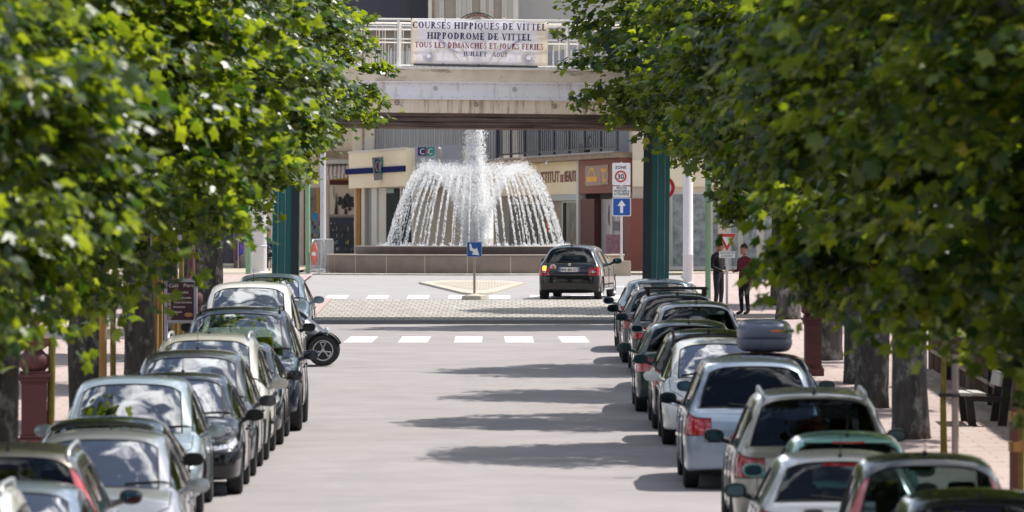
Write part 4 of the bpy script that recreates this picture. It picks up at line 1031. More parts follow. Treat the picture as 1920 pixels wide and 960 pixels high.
stake('weathered grey stake beside the thin young tree left of the bench', gx(1791, 94), 94, 1.42, .05, 'stake_grey', 'stakes on the bench pavement')
tie = MB(); xs = gx(1770, 94); tie.tube([(xs-.06, 93.93, 0), (xs+.2, 93.93, 0), (xs+.2, 94.07, 0), (xs-.06, 94.07, 0)], .025, 6, closed=True)
to = tie.build('rubber_tie', MT['rubber']); to.location.z = g(94)+1.0; tag(to, 'black rubber tie joining the young tree to its grey stake', 'tie')
gd = empty('tree_guard', (gx(1936, 82), 82, g(82)+.13), 0, 'brown wooden guard frame round the young tree at the right edge', 'tree guard')
for a, c in ((-.22, -.22), (.22, -.22), (.22, .22), (-.22, .22)):
    b = MB(); b.rbox((a, c, .55), (.07, .07, 1.3), bev=.008); b.build('post', MT['red_iron'], gd)
for z in (.75, 1.1):
    for q in ((0, -.255, .5, .03), (0, .255, .5, .03), (-.255, 0, .03, .44), (.255, 0, .03, .44)):
        b = MB(); b.box(q[0]-q[2]/2, q[0]+q[2]/2, q[1]-q[3]/2, q[1]+q[3]/2, z-.06, z+.06); b.build('slat', MT['stake'], gd)
gs = 'stakes on the cafe pavement'
stake('slim olive stake standing beside the maroon pedestal', gx(94, 97), 97, 1.55, .055, 'young_bark', gs, (.03, 0))
stake('brown stake touching the right side of the second left trunk', gx(193, 101), 101, 1.9, .06, 'stake', gs)
stake('lone dark stake right of the second left trunk', gx(212, 103), 103, 1.9, .045, 'young_bark', gs)
stake('thick tan stake left of the cafe menu board', gx(290, 121), 121, 1.85, .06, 'stake', gs, (.02, 0))
stake('tan stake nearest the left leg of the cafe menu board', gx(300, 122.5), 122.5, 1.75, .055, 'stake', gs)
stake('short tan stake showing under the cafe menu board', gx(329, 124), 124, 1.8, .055, 'stake', gs)
stake('tan stake rising behind the top of the cafe menu board', gx(340, 127), 127, 2.1, .05, 'young_bark', gs)
# ------------------------------------------------------------------ cars
GLASS_CLEAR = glass_mat('car_glass', (.42, .50, .49), 1.75, base=.15, power=2.0)
GLASS_MID = glass_mat('car_glass_mid', (.36, .44, .45), 1.6, base=.05, power=4.0)
GLASS_DARK = glass_mat('car_glass_dark', (.05, .06, .08), 1.6, base=.045, power=4.5)
PAINTS = {
 'silver': paint('silver', (.38, .39, .41), .65), 'pale_silver': paint('pale_silver', (.36, .43, .46), .55), 'beige': paint('beige', (.46, .43, .38), .55),
 'white': paint('white', (.72, .71, .67), .0), 'cream': paint('cream', (.48, .46, .40), .2), 'black': paint('black', (.008, .009, .011), .1),
 'navy': paint('navy', (.008, .013, .026), .2), 'graphite': paint('graphite', (.055, .058, .062), .6), 'dark_grey': paint('dark_grey', (.10, .105, .11), .6),
 'green': paint('green', (.040, .062, .058), .5), 'steel_blue': paint('steel_blue', (.16, .22, .28), .6), 'blue_silver': paint('blue_silver', (.25, .305, .39), .6),
 'mint': paint('mint', (.22, .47, .40), .2), 'olive': paint('olive', (.065, .068, .055), .5), 'brown': paint('brown', (.115, .10, .09), .5), 'deep_blue': paint('deep_blue', (.012, .02, .06), .3),
}
def tyre_mesh(r_, w):
    b = MB(); h = w/2
    b.lathe([(r_*.64, -h*.8), (r_*.72, -h), (r_*.93, -h*.96), (r_, -h*.72), (r_, h*.72), (r_*.93, h*.96), (r_*.72, h), (r_*.64, h*.8), (r_*.60, 0), (r_*.64, -h*.8)], 28, axis='x')
    return b.mesh('tyre', MT['rubber'], angle=40)
def rim_mesh(r_, w, n, style):
    b = MB(); h = w/2
    b.lathe([(r_*.66, h*.82), (r_*.62, h*.84), (r_*.59, h*.70), (r_*.57, h*.2)], 28, axis='x')
    b.lathe([(.0, h*.62), (r_*.13, h*.62), (r_*.15, h*.50), (r_*.15, h*.2)], 16, axis='x')
    for k in range(n):
        a = 2*PI*k/n + .3; wd = r_*(.085 if style == 'spoke' else .14)
        ca, sa = math.cos(a), math.sin(a)
        def q(rr, t, x): return (x, rr*ca - t*sa, rr*sa + t*ca)
        w0, w1 = wd*.8, wd*1.15
        b.add([q(r_*.10, -w0, h*.60), q(r_*.10, w0, h*.60), q(r_*.61, w1, h*.72), q(r_*.61, -w1, h*.72),
               q(r_*.10, -w0, h*.40), q(r_*.10, w0, h*.40), q(r_*.61, w1, h*.5), q(r_*.61, -w1, h*.5)], [(0,1,2,3),(7,6,5,4),(0,3,7,4),(1,5,6,2)])
    b.cur = 1; b.lathe([(r_*.62, h*.25), (.0, h*.22)], 24, axis='x')
    return b.mesh('rim', [MT['alloy'], MT['hub']], angle=35)
WHEELS = {}
def wheel_set(r_, w, n, style='spoke'):
    k = (round(r_, 3), w, n, style)
    if k not in WHEELS: WHEELS[k] = (tyre_mesh(r_, w), rim_mesh(r_, w, n, style))
    return WHEELS[k]

STY = {  # proportions: cowl, header, b pillar, end of side glass (from the tail), roof end (from the tail), glass base (from the tail), heights
 'hatch':  dict(L=4.0, W=1.72, H=1.46, cowl=1.02, head=1.86, bp=2.28, ce=.78, re=.52, gb=.17, zh=.70, zc=.93, zb=.90, zr=.97, wr=.31),
 'mini':   dict(L=3.6, W=1.62, H=1.47, cowl=.80, head=1.60, bp=2.0, ce=.66, re=.42, gb=.15, zh=.74, zc=.95, zb=.90, zr=.95, wr=.29),
 'mpv':    dict(L=4.25, W=1.79, H=1.64, cowl=.86, head=1.80, bp=2.35, ce=.66, re=.46, gb=.20, zh=.78, zc=1.02, zb=.97, zr=1.02, wr=.32),
 'estate': dict(L=4.55, W=1.76, H=1.50, cowl=1.22, head=2.02, bp=2.5, ce=.66, re=.48, gb=.17, zh=.70, zc=.95, zb=.92, zr=.98, wr=.32),
 'suv':    dict(L=4.5, W=1.86, H=1.72, cowl=1.20, head=1.98, bp=2.48, ce=.62, re=.42, gb=.20, zh=.90, zc=1.10, zb=1.05, zr=1.10, wr=.365),
 'sedan':  dict(L=4.4, W=1.75, H=1.42, cowl=1.25, head=2.02, bp=2.45, ce=1.05, re=1.15, gb=.55, zh=.70, zc=.94, zb=.90, zr=1.0, wr=.315),
}
def car_shell(P):
    L, W, H = P['L'], P['W'], P['H']; hw = W/2; gc = .19 if P['style'] != 'suv' else .26
    zb, zc, zh, zr = P['zb'], P['zc'], P['zh'], P['zr']
    cow, hd, bp, ce, re, gb = P['cowl'], P['head'], P['bp'], L-P['ce'], L-P['re'], L-P['gb']
    wc, we = hw*P.get('tum', .735), hw*P.get('tum', .735)*.90
    m1, m2 = .42 + (.08 if P['style'] == 'suv' else 0), .60 + (.08 if P['style'] == 'suv' else 0)
    mt = P.get('tlz', zr-.29)
    def low(k, zs, m2_=None): return [(hw*k-.10, zs), (hw*k*.985, zs+.05), (hw*k, m1), (hw*k, m2_ or m2)]
    def hood(y, k, zs, ze, crown, dy=None):
        p = low(k, zs) + [(hw*k*.985, ze-.09), (hw*k*.93, ze), (hw*k*.84, ze+.022), (hw*k*.70, ze+.036), (hw*k*.4, ze+crown), (0, ze+crown+.008)]
        return (y, p, dy)
    def roof(y, k, zbelt, dz=0.0, wk=1.0):
        return (y, low(k, gc+.02) + [(hw*k*.99, zbelt-.10), (hw*k*.945, zbelt), (wc*wk, H-.135+dz), (we*wk, H-.052+dz), (we*wk*.55, H-.008+dz), (0, H+dz)], None)
    nb = [(-.0, .0)]*10
    noseoff = [.10, -.02, -.03, .0, .08, .13, .15, .17, .17, .17]
    tailoff = [-.10, .02, .04, .03, -.01, -.05, -.07, -.09, -.09, -.09]
    S_ = [hood(.02, .60, gc, zh-.06, .01, noseoff), hood(.09, .885, gc, zh-.03, .02, [o*.8 for o in noseoff]), hood(.36, .965, gc, zh+.05, .045, [o*.3 for o in noseoff]),
          hood(.36+(cow-.36)*.5, .995, gc, (zh+zc)/2+.035, .055), hood(cow, 1.0, gc, zc-.02, .05)]
    ym = (cow+hd)/2
    S_.append(roof(hd, 1.0, zb+.01, -.045))
    S_.append(roof(bp-.045, 1.0, zb+.015, -.005)); S_.append(roof(bp+.045, 1.0, zb+.017, .0))
    S_.append(roof(ce, .995, (zb+zr)/2+.01, -.015 if P['style'] != 'sedan' else -.02, .985)); S_.append(roof(re, .985, zr-.0, -.045, .955))
    tw = .80
    S_.append((gb, low(.97, gc, mt) + [(hw*.965, zr-.12), (hw*.925, zr-.035), (hw*.86, zr-.005), (hw*tw, zr+.015), (hw*tw*.55, zr+.02), (0, zr+.022)], [o*.2 for o in tailoff]))
    S_.append((L-.06, low(.93, gc, mt) + [(hw*.92, zr-.15), (hw*.88, zr-.065), (hw*.82, zr-.035), (hw*.72, zr-.02), (hw*.4, zr-.015), (0, zr-.013)], [o*.7 for o in tailoff]))
    S_.append((L-.01, low(.76, gc+.02, mt) + [(hw*.77, zr-.17), (hw*.77, zr-.10), (hw*.76, zr-.075), (hw*.72, zr-.06), (hw*.35, zr-.055), (0, zr-.053)], tailoff))
    n, m = len(S_), 10
    bm = bmesh.new(); V = []
    for (y, p, off) in S_:
        row = []
        for j, (x, z) in enumerate(p):
            yy = y + (off[j] if off else 0)
            row.append((bm.verts.new((x, yy, z)), bm.verts.new((-x, yy, z)) if j < m-1 else None))
        V.append([(a, b_ if b_ else a) for a, b_ in row])
    tall = P.get('tall', False); two = P.get('trim')
    PAINT, WS, RW, SG, TRIM, HL, TL = range(7)
    def region(i, j):
        if j <= 0: return TRIM
        if i == 4 and j >= 7: return WS
        if i == 9 and j >= 7: return RW
        if j == 5 and i in (4, 5, 7): return SG
        if j == 5 and i == 6: return TRIM
        if j == 5 and i == 8 and P['style'] in ('estate', 'suv', 'mpv'): return SG if not tall else PAINT
        if j == 4 and i in (0, 1): return HL
        if i == 1 and j == 4: return HL
        if i in (10, 11) and j in (3, 4): return TL
        if tall and i == 9 and j in (5, 6): return TL
        if two and j in (1, 2) and (i < 2 or i >= 11): return TRIM
        return PAINT
    def quad(a, b_, c, d, mi):
        vs = []
        for v in (a, b_, c, d):
            if v not in vs: vs.append(v)
        if len(vs) < 3: return
        try: f = bm.faces.new(vs); f.material_index = mi
        except ValueError: pass
    for i in range(n-1):
        for j in range(m-1):
            mi = region(i, j)
            quad(V[i][j][0], V[i+1][j][0], V[i+1][j+1][0], V[i][j+1][0], mi)
            quad(V[i][j][1], V[i][j+1][1], V[i+1][j+1][1], V[i+1][j][1], mi)
        quad(V[i][0][1], V[i+1][0][1], V[i+1][0][0], V[i][0][0], TRIM)
    for e, row in ((0, V[0]), (1, V[-1])):
        for j in range(m-1):
            mi = TRIM if (j == 0 or (two and j in (1, 2))) else PAINT
            q = (row[j][0], row[j+1][0], row[j+1][1], row[j][1])
            quad(*(q if e else tuple(reversed(q))), mi)
    bmesh.ops.recalc_face_normals(bm, faces=bm.faces)
    cl = bm.edges.layers.float.new('crease_edge')
    vi = {}
    for i in range(n):
        for j in range(m):
            for v in V[i][j]: vi[v] = (i, j)
    for e in bm.edges:
        (i0, j0), (i1, j1) = vi[e.verts[0]], vi[e.verts[1]]
        if i0 == i1 and i0 in (4, 10) and min(j0, j1) >= 6: e[cl] = .75
        if i0 == i1 and i0 in (5, 9) and min(j0, j1) >= 7: e[cl] = .35
        if j0 == j1 == 5 and 4 <= min(i0, i1) <= 9: e[cl] = .55
        if j0 == j1 == 7 and min(i0, i1) in (4, 9): e[cl] = .35
        if j0 == j1 == 1: e[cl] = .35
        if i0 == i1 and i0 in (0, n-1): e[cl] = .25
    me = bpy.data.meshes.new('shell'); bm.to_mesh(me); bm.free()
    for k in range(9): me.materials.append(None)
    return me, (cow, hd, bp, ce, re, gb, hw, gc)
def baked(o):
    return bpy.data.meshes.new_from_object(o.evaluated_get(bpy.context.evaluated_depsgraph_get()))
def submesh(me, faces, name, m, smooth=True, angle=42):
    vid = {}; vs = []; fs = []
    for f in faces:
        q = []
        for v in f.vertices:
            if v not in vid: vid[v] = len(vs); vs.append(me.vertices[v].co[:])
            q.append(vid[v])
        fs.append(q)
    r = bpy.data.meshes.new(name); r.from_pydata(vs, [], fs)
    for q in (m if isinstance(m, list) else [m]): r.materials.append(q)
    if isinstance(m, list): r.polygons.foreach_set('material_index', [1 if f.material_index in (4, 8) else 0 for f in faces])
    r.polygons.foreach_set('use_smooth', [True]*len(fs)); r.update(); r.set_sharp_from_angle(angle=R(angle)); return r
def boundary_trim(me, name, m, parent, r_=.011):
    cnt = {}
    for p in me.polygons:
        for e in p.edge_keys: cnt[e] = cnt.get(e, 0)+1
    nb = {}
    for (a, b_), c in cnt.items():
        if c == 1: nb.setdefault(a, []).append(b_); nb.setdefault(b_, []).append(a)
    seen = set(); out = MB()
    for s in list(nb):
        if s in seen: continue
        loop = [s]; seen.add(s); cur = s
        while True:
            nx = [q for q in nb[cur] if q not in seen]
            if not nx: break
            cur = nx[0]; seen.add(cur); loop.append(cur)
        if len(loop) > 4: out.tube([me.vertices[i].co for i in loop], r_, 5, closed=True)
    return out.build(name, m, parent, smooth=True)

def make_car(label, x, y, style, col, facing, group, yaw=0.0, raise_=0.0, **kw):
    """x: centre, y: distance of the end nearest the viewer; facing 't' towards the viewer, 'a' away"""
    P = dict(STY[style]); P['style'] = style; P.update(kw)
    L, W, H = P['L'], P['W'], P['H']; wr = P['wr']
    me, (cow, hd, bp, ce, re, gb, hw, gc) = car_shell(P)
    t = link('car_cage', me); sd = t.modifiers.new('s', 'SUBSURF'); sd.levels = 2; sd.render_levels = 2; bpy.context.view_layer.update()
    tmp_ = baked(t); mx_ = max(v.co.x for v in tmp_.vertices); mz_ = max(v.co.z for v in tmp_.vertices); ys_ = [v.co.y for v in tmp_.vertices]; ya_, yb_ = min(ys_), max(ys_); bpy.data.meshes.remove(tmp_)
    for v in me.vertices:
        v.co.x *= W/2/mx_; v.co.y = (v.co.y-ya_)*L/(yb_-ya_)
        if v.co.z > .55: v.co.z = .55+(v.co.z-.55)*(H-.55)/(mz_-.55)
    fa, ra = P.get('fa', .80 if style != 'mini' else .62), L-P.get('ra', .78 if style != 'mini' else .55)
    cut = MB()
    for ya in (fa, ra):
        for s in (-1, 1):
            cut.lathe([(.0, s*(hw-.26)), (wr+.055, s*(hw-.26)), (wr+.055, s*(hw+.12)), (.0, s*(hw+.12))], 28, (0, ya, wr), axis='x')
    # weld the lathe poles into closed cylinders
    cm = cut.mesh('cut', MT['liner']); bmx = bmesh.new(); bmx.from_mesh(cm); bmesh.ops.remove_doubles(bmx, verts=bmx.verts, dist=1e-5); bmesh.ops.recalc_face_normals(bmx, faces=bmx.faces)
    bmx.to_mesh(cm); bmx.free()
    while len(cm.materials) < 9: cm.materials.append(None)
    for p in cm.polygons: p.material_index = 8
    co = link('arch_cut', cm); bo = t.modifiers.new('b', 'BOOLEAN'); bo.object = co; bo.operation = 'DIFFERENCE'; bo.solver = 'EXACT'
    bpy.context.view_layer.update()
    full = baked(t)
    if len(full.polygons) < 500:
        t.modifiers.remove(bo); bpy.context.view_layer.update(); full = baked(t)
    by = {}
    for p in full.polygons: by.setdefault(p.material_index, []).append(p)
    bvh = BVHTree.FromPolygons([v.co[:] for v in full.vertices], [list(p.vertices) for p in full.polygons])
    bpy.data.objects.remove(t); bpy.data.objects.remove(co)
    d = 1 if facing == 't' else -1
    yc = y + L/2
    root = empty('parked_car' if group else 'hatchback_car', (x, yc, g(yc)+raise_), (0 if d == 1 else PI)+yaw, label, 'car', group)
    root.rotation_euler = Euler((PITCH*d, 0, root.rotation_euler.z))
    off = Vector((0, -L/2, 0)); paint_ = PAINTS[col]
    def put(o): o.location = o.location + off; return o
    gm = P.get('glass', 'clear'); gR = GLASS_DARK if P.get('dark_rear') else (GLASS_MID if d < 0 else GLASS_CLEAR)
    body = put(link('body', submesh(full, by.get(0, []) + by.get(4, []) + by.get(8, []), 'body', [paint_, MT['plastic']]), root))
    def glass(idx, name, m, side=None):
        fs = [p for p in by.get(idx, []) if side is None or p.center.x*side > 0]
        if not fs: return
        gmsh = submesh(full, fs, name, m); o = put(link(name, gmsh, root)); boundary_trim(gmsh, 'window_seal', MT['plastic'], o); return o
    glass(1, 'windscreen', GLASS_CLEAR); glass(2, 'rear_window', gR); glass(3, 'side_window', gR if P.get('dark_rear') else GLASS_CLEAR, 1); glass(3, 'side_window', gR if P.get('dark_rear') else GLASS_CLEAR, -1)
    for s in (-1, 1):
        for idx, nm, m in ((5, 'headlight', MT['lamp_clear']), (6, 'taillight', MT[P.get('tl', 'lamp_red')])):
            fs = [p for p in by.get(idx, []) if p.center.x*s > 0]
            if fs:
                lm = submesh(full, fs, nm, m); o = put(link(nm, lm, root)); boundary_trim(lm, 'lamp_seal', MT['plastic'] if idx == 5 else MT['liner'], o, .006)
    # wheels
    tm, rm = wheel_set(wr, .20 if style != 'suv' else .24, P.get('spokes', 5), P.get('wst', 'spoke'))
    for ya in (fa, ra):
        for s in (-1, 1):
            w_ = link('wheel', tm, root, Vector((s*(hw-.118), ya, wr))+off); w_.rotation_euler = (random.uniform(0, 6)*1.0, 0, 0 if s > 0 else PI)
            link('rim', rm, w_)
    # mirrors
    zb = P['zb']
    for s in (-1, 1):
        b = MB(); xm, ymr, zm = s*(hw+.115), cow+.36, zb+.075
        bmm = bmesh.new(); bmesh.ops.create_cube(bmm, size=1); bmesh.ops.subdivide_edges(bmm, edges=bmm.edges, cuts=3, use_grid_fill=True)
        for v in bmm.verts:
            c = v.co*2; q = Vector((c.x*math.sqrt(max(0, 1-c.z*c.z*.42)), c.y*math.sqrt(max(0, 1-c.z*c.z*.25-c.x*c.x*.22)), c.z*math.sqrt(max(0, 1-c.x*c.x*.40))))
            if q.y > .3: q.y = .55
            v.co = Vector((xm+q.x*.115, ymr+q.y*.085, zm+q.z*.075))
        b.bm(bmm); bmm.free(); b.tube([(s*(hw*.90), ymr+.01, zb-.005), (s*(hw+.03), ymr+.01, zm-.04)], [.035, .03], 8)
        mo = put(b.build('side_mirror', MT['plastic'] if P.get('black_mirror') else paint_, root, smooth=True, angle=60))
        b = MB(); b.prism([(xm+.092*math.cos(a)*(abs(math.cos(a))**-.35 if abs(math.cos(a)) > .01 else 1), zm+.055*math.sin(a)*(abs(math.sin(a))**-.3 if abs(math.sin(a)) > .01 else 1)) for a in np.linspace(0, 2*PI, 21)[:-1]], .006, 'y', ymr+.047)
        b.build('mirror_glass', MIRROR, mo)
    # shut lines, handles and sills laid on the surface
    def side_pt(yy, z, s, o=.002):
        h = bvh.ray_cast(Vector((s*3, yy, z)), Vector((-s, 0, 0)))
        return (h[0] + Vector((s*o, 0, 0))) if h[0] else None
    gap = MB()
    for s in (-1, 1):
        zt = zb-.015
        lines = [[(cow+.12, z) for z in np.linspace(gc+.13, zc_, 7)] for zc_ in [P['zc']-.09]]
        lines += [[(bp+.0, z) for z in np.linspace(gc+.13, zt, 7)]]
        if P.get('doors', 5) >= 4: lines += [[(min(ra-.36, ce-.1)+.30*max(0, (z-.62)/.4), z) for z in np.linspace(.62, zt, 6)]]
        lines += [[(yy, gc+.13) for yy in np.linspace(cow+.12, ra-wr-.12, 10)]]
        for ln in lines:
            pts = [side_pt(a, z, s) for a, z in ln]; pts = [p for p in pts if p is not None and abs(p.x) > hw*.6]
            if len(pts) > 2: gap.tube(pts, .0055, 4)
    for zz in (P['zc']+.0,):
        pass
    def end_pt(xx, z, e, o=.003):
        h = bvh.ray_cast(Vector((xx, -3 if e == 'f' else L+3, z)), Vector((0, 1 if e == 'f' else -1, 0)))
        return (h[0] + Vector((0, -o if e == 'f' else o, 0))) if h[0] else None
    def top_pt(xx, yy, o=.003):
        h = bvh.ray_cast(Vector((xx, yy, 4)), Vector((0, 0, -1))); return (h[0] + Vector((0, 0, o))) if h[0] else None
    for s in (-1, 1):                               # bonnet edge
        pts = [top_pt(s*hw*(.60+.24*min(1, k/3)), .20+(cow-.25)*k/8) for k in range(9)]; pts = [p for p in pts if p is not None]
        if len(pts) > 2: gap.tube(pts, .005, 4)
    zl = P['zr']-.12
    pts = [end_pt(xx, .62, 'r') for xx in np.linspace(-hw*.68, hw*.68, 15)]; pts = [p for p in pts if p is not None]
    if len(pts) > 3: gap.tube(pts, .006, 4)
    for s in (-1, 1):
        pts = [end_pt(s*hw*.70, z, 'r') for z in np.linspace(.62, P['zr']-.10, 6)]; pts = [p for p in pts if p is not None]
        if len(pts) > 2: gap.tube(pts, .005, 4)
    put(gap.build('panel_gap', MT['liner'], root))
    for s in (-1, 1):
        for yy in ([bp-.20] + ([min(ra-.36, ce-.1)+.06] if P.get('doors', 5) >= 4 else [])):
            p = side_pt(yy, zb-.13, s, .012)
            if p is not None and abs(p.x) > hw*.6:
                b = MB(); b.rbox(p, (.03, .19, .032), bev=.01); put(b.build('door_handle', paint_ if not P.get('trim') else MT['plastic'], root, smooth=True, angle=50))
    # patches that follow the bodywork: grille, intake, rear bumper insert
    def patch(name, m, x0, x1, z0, z1, e, parent=root, o=.008, nx=10, nz=4):
        b = MB(); G_ = [[end_pt(x0+(x1-x0)*i/nx, z0+(z1-z0)*j/nz, e, o) for j in range(nz+1)] for i in range(nx+1)]
        if any(p is None for r_ in G_ for p in r_): return
        for i in range(nx):
            for j in range(nz): b.add([G_[i][j], G_[i+1][j], G_[i+1][j+1], G_[i][j+1]], [(0,1,2,3)])
        return put(b.build(name, m, parent, smooth=True))
    zh = P['zh']
    patch('grille', MT['liner'], -hw*.42, hw*.42, zh-.17, zh-.075, 'f'); patch('grille_bar', MT['chrome'], -hw*.42, hw*.42, zh-.128, zh-.112, 'f', o=.016, nz=1)
    patch('air_intake', MT['liner'], -hw*.55, hw*.55, gc+.07, gc+.17, 'f')
    for e, yy in (('f', 0), ('r', L)):
        zp = gc+.26 if e == 'f' else P.get('zplate', .68); p = end_pt(0, zp, e, .012)
        if p is not None and not (e == 'r' and P.get('no_plate')):
            b = MB(); b.rbox(p, (.52, .014, .11), bev=.004); pl = put(b.build('number_plate', MT['plate'], root))
            b = MB()
            for s in (-1, 1): b.box(p.x+s*.238-.02, p.x+s*.238+.02, p.y-.0085, p.y+.0085, p.z-.052, p.z+.052)
            b.build('plate_band', MT['plate_blue'], pl)
    # cabin
    it = MB(); it.rbox((0, cow+.45, zb-.12), (hw*1.62, .55, .22), (R(8), 0, 0), .05); put(it.build('dashboard', MT['interior'], root, smooth=True, angle=40))
    for s in (-1, 1):
        b = MB(); ys_ = bp-.10
        b.rbox((s*.36, ys_-.22, .42), (.48, .50, .16), (R(-6), 0, 0), .05); b.rbox((s*.36, ys_+.08, .75), (.46, .14, .62), (R(-14), 0, 0), .05)
        se = put(b.build('seat', MT['seat'], root, smooth=True, angle=50)); b = MB(); b.rbox((s*.36, ys_+.17, 1.17 if H < 1.6 else 1.27), (.26, .10, .19), (R(-8), 0, 0), .04); b.build('headrest', MT['seat'], se, smooth=True, angle=50)
    b = MB(); b.rbox((0, ra-.38, .45), (hw*1.40, .5, .2), (0, 0, 0), .05); b.rbox((0, ra-.05, .76), (hw*1.38, .16, .50), (R(-12), 0, 0), .05)
    rs_ = put(b.build('rear_seat', MT['seat'], root, smooth=True, angle=50))
    for s in (-1, 1):
        b = MB(); b.rbox((s*.36, ra+.04, 1.07 if H < 1.6 else 1.15), (.25, .09, .15), (R(-8), 0, 0), .035); b.build('headrest', MT['seat'], rs_, smooth=True, angle=50)
    b = MB(); wh = [(-.36+.18*math.cos(a), cow+.78+.07*math.sin(a)*.4, zb+.0+.18*math.sin(a)) for a in np.linspace(0, 2*PI, 19)[:-1]]; b.tube(wh, .016, 6, closed=True); put(b.build('steering_wheel', MT['plastic'], root, smooth=True))
    b = MB(); b.rbox((0, hd+.02, H-.17), (.22, .03, .06), bev=.012); put(b.build('rear_view_mirror', MT['plastic'], root))
    # wipers
    b = MB()
    for s in (-.42, .20):
        pts = [top_pt(s*hw*1.5+.55*k/6*.9, cow-.0+.05+.10*k/6, .012) for k in range(7)]; pts = [p for p in pts if p is not None]
        if len(pts) > 2: b.tube(pts, .008, 5)
    if b.v: put(b.build('wiper', MT['plastic'], root))
    if style != 'sedan':
        b = MB(); pts = [end_pt(-.02+.34*k/5, P['zr']+.045+.035*k/5, 'r', .012) for k in range(6)]; pts = [p for p in pts if p is not None]
        if len(pts) > 2: b.tube(pts, .008, 5); put(b.build('rear_wiper', MT['plastic'], root))
    if P.get('brake', style != 'sedan'):
        p = top_pt(0, re-.03); 
        if p is not None and P.get('spoiler'):
            b = MB(); b.rbox((0, re+.05, H-.065), (hw*1.16, .26, .035), (R(4), 0, 0), .012); sp = put(b.build('roof_spoiler', paint_, root, smooth=True, angle=50))
            b = MB(); b.rbox((0, re+.185, H-.068), (.34, .012, .022)); b.build('brake_light', MT['lamp_red'], sp)
        elif P.get('brake'):
            p = end_pt(0, H-.095, 'r', .006)
            if p is not None: b = MB(); b.rbox(p, (.36, .02, .026)); put(b.build('brake_light', MT['lamp_red'], root))
    if P.get('rails'):
        rm_ = {'silver': MT['galv'], 'black': MT['plastic'], 'chrome': MT['alloy']}[P['rails']]
        for s in (-1, 1):
            xr = s*hw*.735*.90*.93; y0, y1 = hd+.18, re-.05; pts = []
            for k in range(11):
                tt = k/10; yy = y0+(y1-y0)*tt; p = top_pt(xr, yy); e_ = min(tt, 1-tt)*2
                pts.append((xr, yy, (p.z if p is not None else H-.06) + .052*min(1, e_*6)**.6))
            b = MB(); b.tube(pts, [.014]+[.021]*9+[.014], 8); put(b.build('roof_rail', rm_, root, smooth=True))
    if P.get('bars'):
        for yy in (bp-.35, bp+.55):
            b = MB(); b.rbox((0, yy, H+.06), (hw*1.36, .055, .03), bev=.008)
            for s in (-1, 1): b.rbox((s*hw*.60, yy, H+.0), (.07, .07, .14), (0, 0, 0), .015)
            put(b.build('roof_bar', MT['plastic'], root))
    if P.get('aerial', True):
        ya_ = P.get('aerial_y', re-.16); p = top_pt(0, ya_)
        if p is not None:
            b = MB(); b.rbox(p+Vector((0, 0, .012)), (.04, .07, .03), bev=.01); b.tube([p+Vector((0, .0, .02)), p+Vector((0, .10, .36 if P.get('long_aerial') else .22))], [.006, .003], 6); put(b.build('aerial', MT['plastic'], root))
    if P.get('trim'):
        for s in (-1, 1):
            pts = [side_pt(yy, .50, s, .008) for yy in np.linspace(fa+wr+.1, ra-wr-.1, 9)]; pts = [p for p in pts if p is not None]
            if len(pts) > 3:
                b = MB(); b.tube(pts, .028, 6); put(b.build('rubbing_strip', MT['plastic'], root, smooth=True))
    root['_L'] = L
    return root, dict(P=P, off=off, bvh=bvh, end_pt=end_pt, top_pt=top_pt, side_pt=side_pt, put=put, patch=patch, hw=hw, L=L)
MIRROR = mat('mirror_glass', (.045, .085, .095), .05, metal=1)

# left row, facing the viewer (from the far end of the street towards it)
GLF, GRT = 'cars parked along the left kerb', 'cars parked along the right kerb'
Lc, Rc = [], []
def left(label, x, y, style, col, f='t', **k): Lc.append(make_car(label, x, y, style, col, f, GLF, **k)); return Lc[-1]
def right(label, x, y, style, col, f='a', **k): Rc.append(make_car(label, x, y, style, col, f, GRT, **k)); return Rc[-1]
left('steel blue hatchback last in the left row, nearest the fountain', -5.0, 142.0, 'hatch', 'steel_blue', H=1.5, W=1.78)
left('cream people carrier with a broad windscreen behind the black off-roader', -4.66, 121.3, 'mpv', 'white', H=1.82, W=1.92, black_mirror=True)
left('big black off-roader with roof rails and a cloud-filled windscreen', -4.18, 104.6, 'suv', 'navy', H=1.83, W=1.98, rails='black', spokes=7, aerial=False, wr=.37)
left('low black saloon almost hidden between the off-roader and the cream car', -4.18, 100.2, 'sedan', 'black', L=4.1, H=1.46, spokes=8)
left('cream family car with silver roof rails and a black bumper strip', -4.28, 95.7, 'mpv', 'cream', L=4.15, H=1.71, trim=True, rails='silver', aerial_y=2.3, W=1.84)
left('dark grey hatchback with a wide bright windscreen in the left row', -4.30, 91.4, 'hatch', 'graphite', W=1.84, H=1.62, L=4.1, spokes=6)
left('small black car with a pale multi-spoke wheel beside the pale silver hatchback', -4.28, 87.0, 'hatch', 'black', H=1.48, L=3.9, spokes=9, black_mirror=True, W=1.78)
left('pale silver blue hatchback with large headlights in the left row', -4.62, 82.6, 'hatch', 'pale_silver', W=1.86, H=1.6, L=4.1, spokes=7)
left('low black car with a glossy roof behind the white windscreen car', -4.55, 75.6, 'hatch', 'black', H=1.40, W=1.8, black_mirror=True, aerial=False)
left('white silver car with a dark windscreen and one headrest in view', -4.25, 70.2, 'hatch', 'silver', H=1.50, L=4.0, W=1.8, long_aerial=True)
left('brown grey estate with roof rails in the lower left corner, showing its tail', -4.78, 65.2, 'suv', 'brown', 'a', H=1.64, L=4.35, rails='silver', tl='lamp_pink', tall=True, zb=.98, zr=1.02, zc=1.0, zh=.78, dark_rear=True)
left('blue silver car in front of the brown grey estate in the lower left corner', -4.55, 60.8, 'hatch', 'blue_silver', H=1.46, L=3.9)
left('white car with a roof rail cut off by the lower left corner', -4.85, 56.3, 'mpv', 'white', H=1.68, rails='silver', L=4.2)
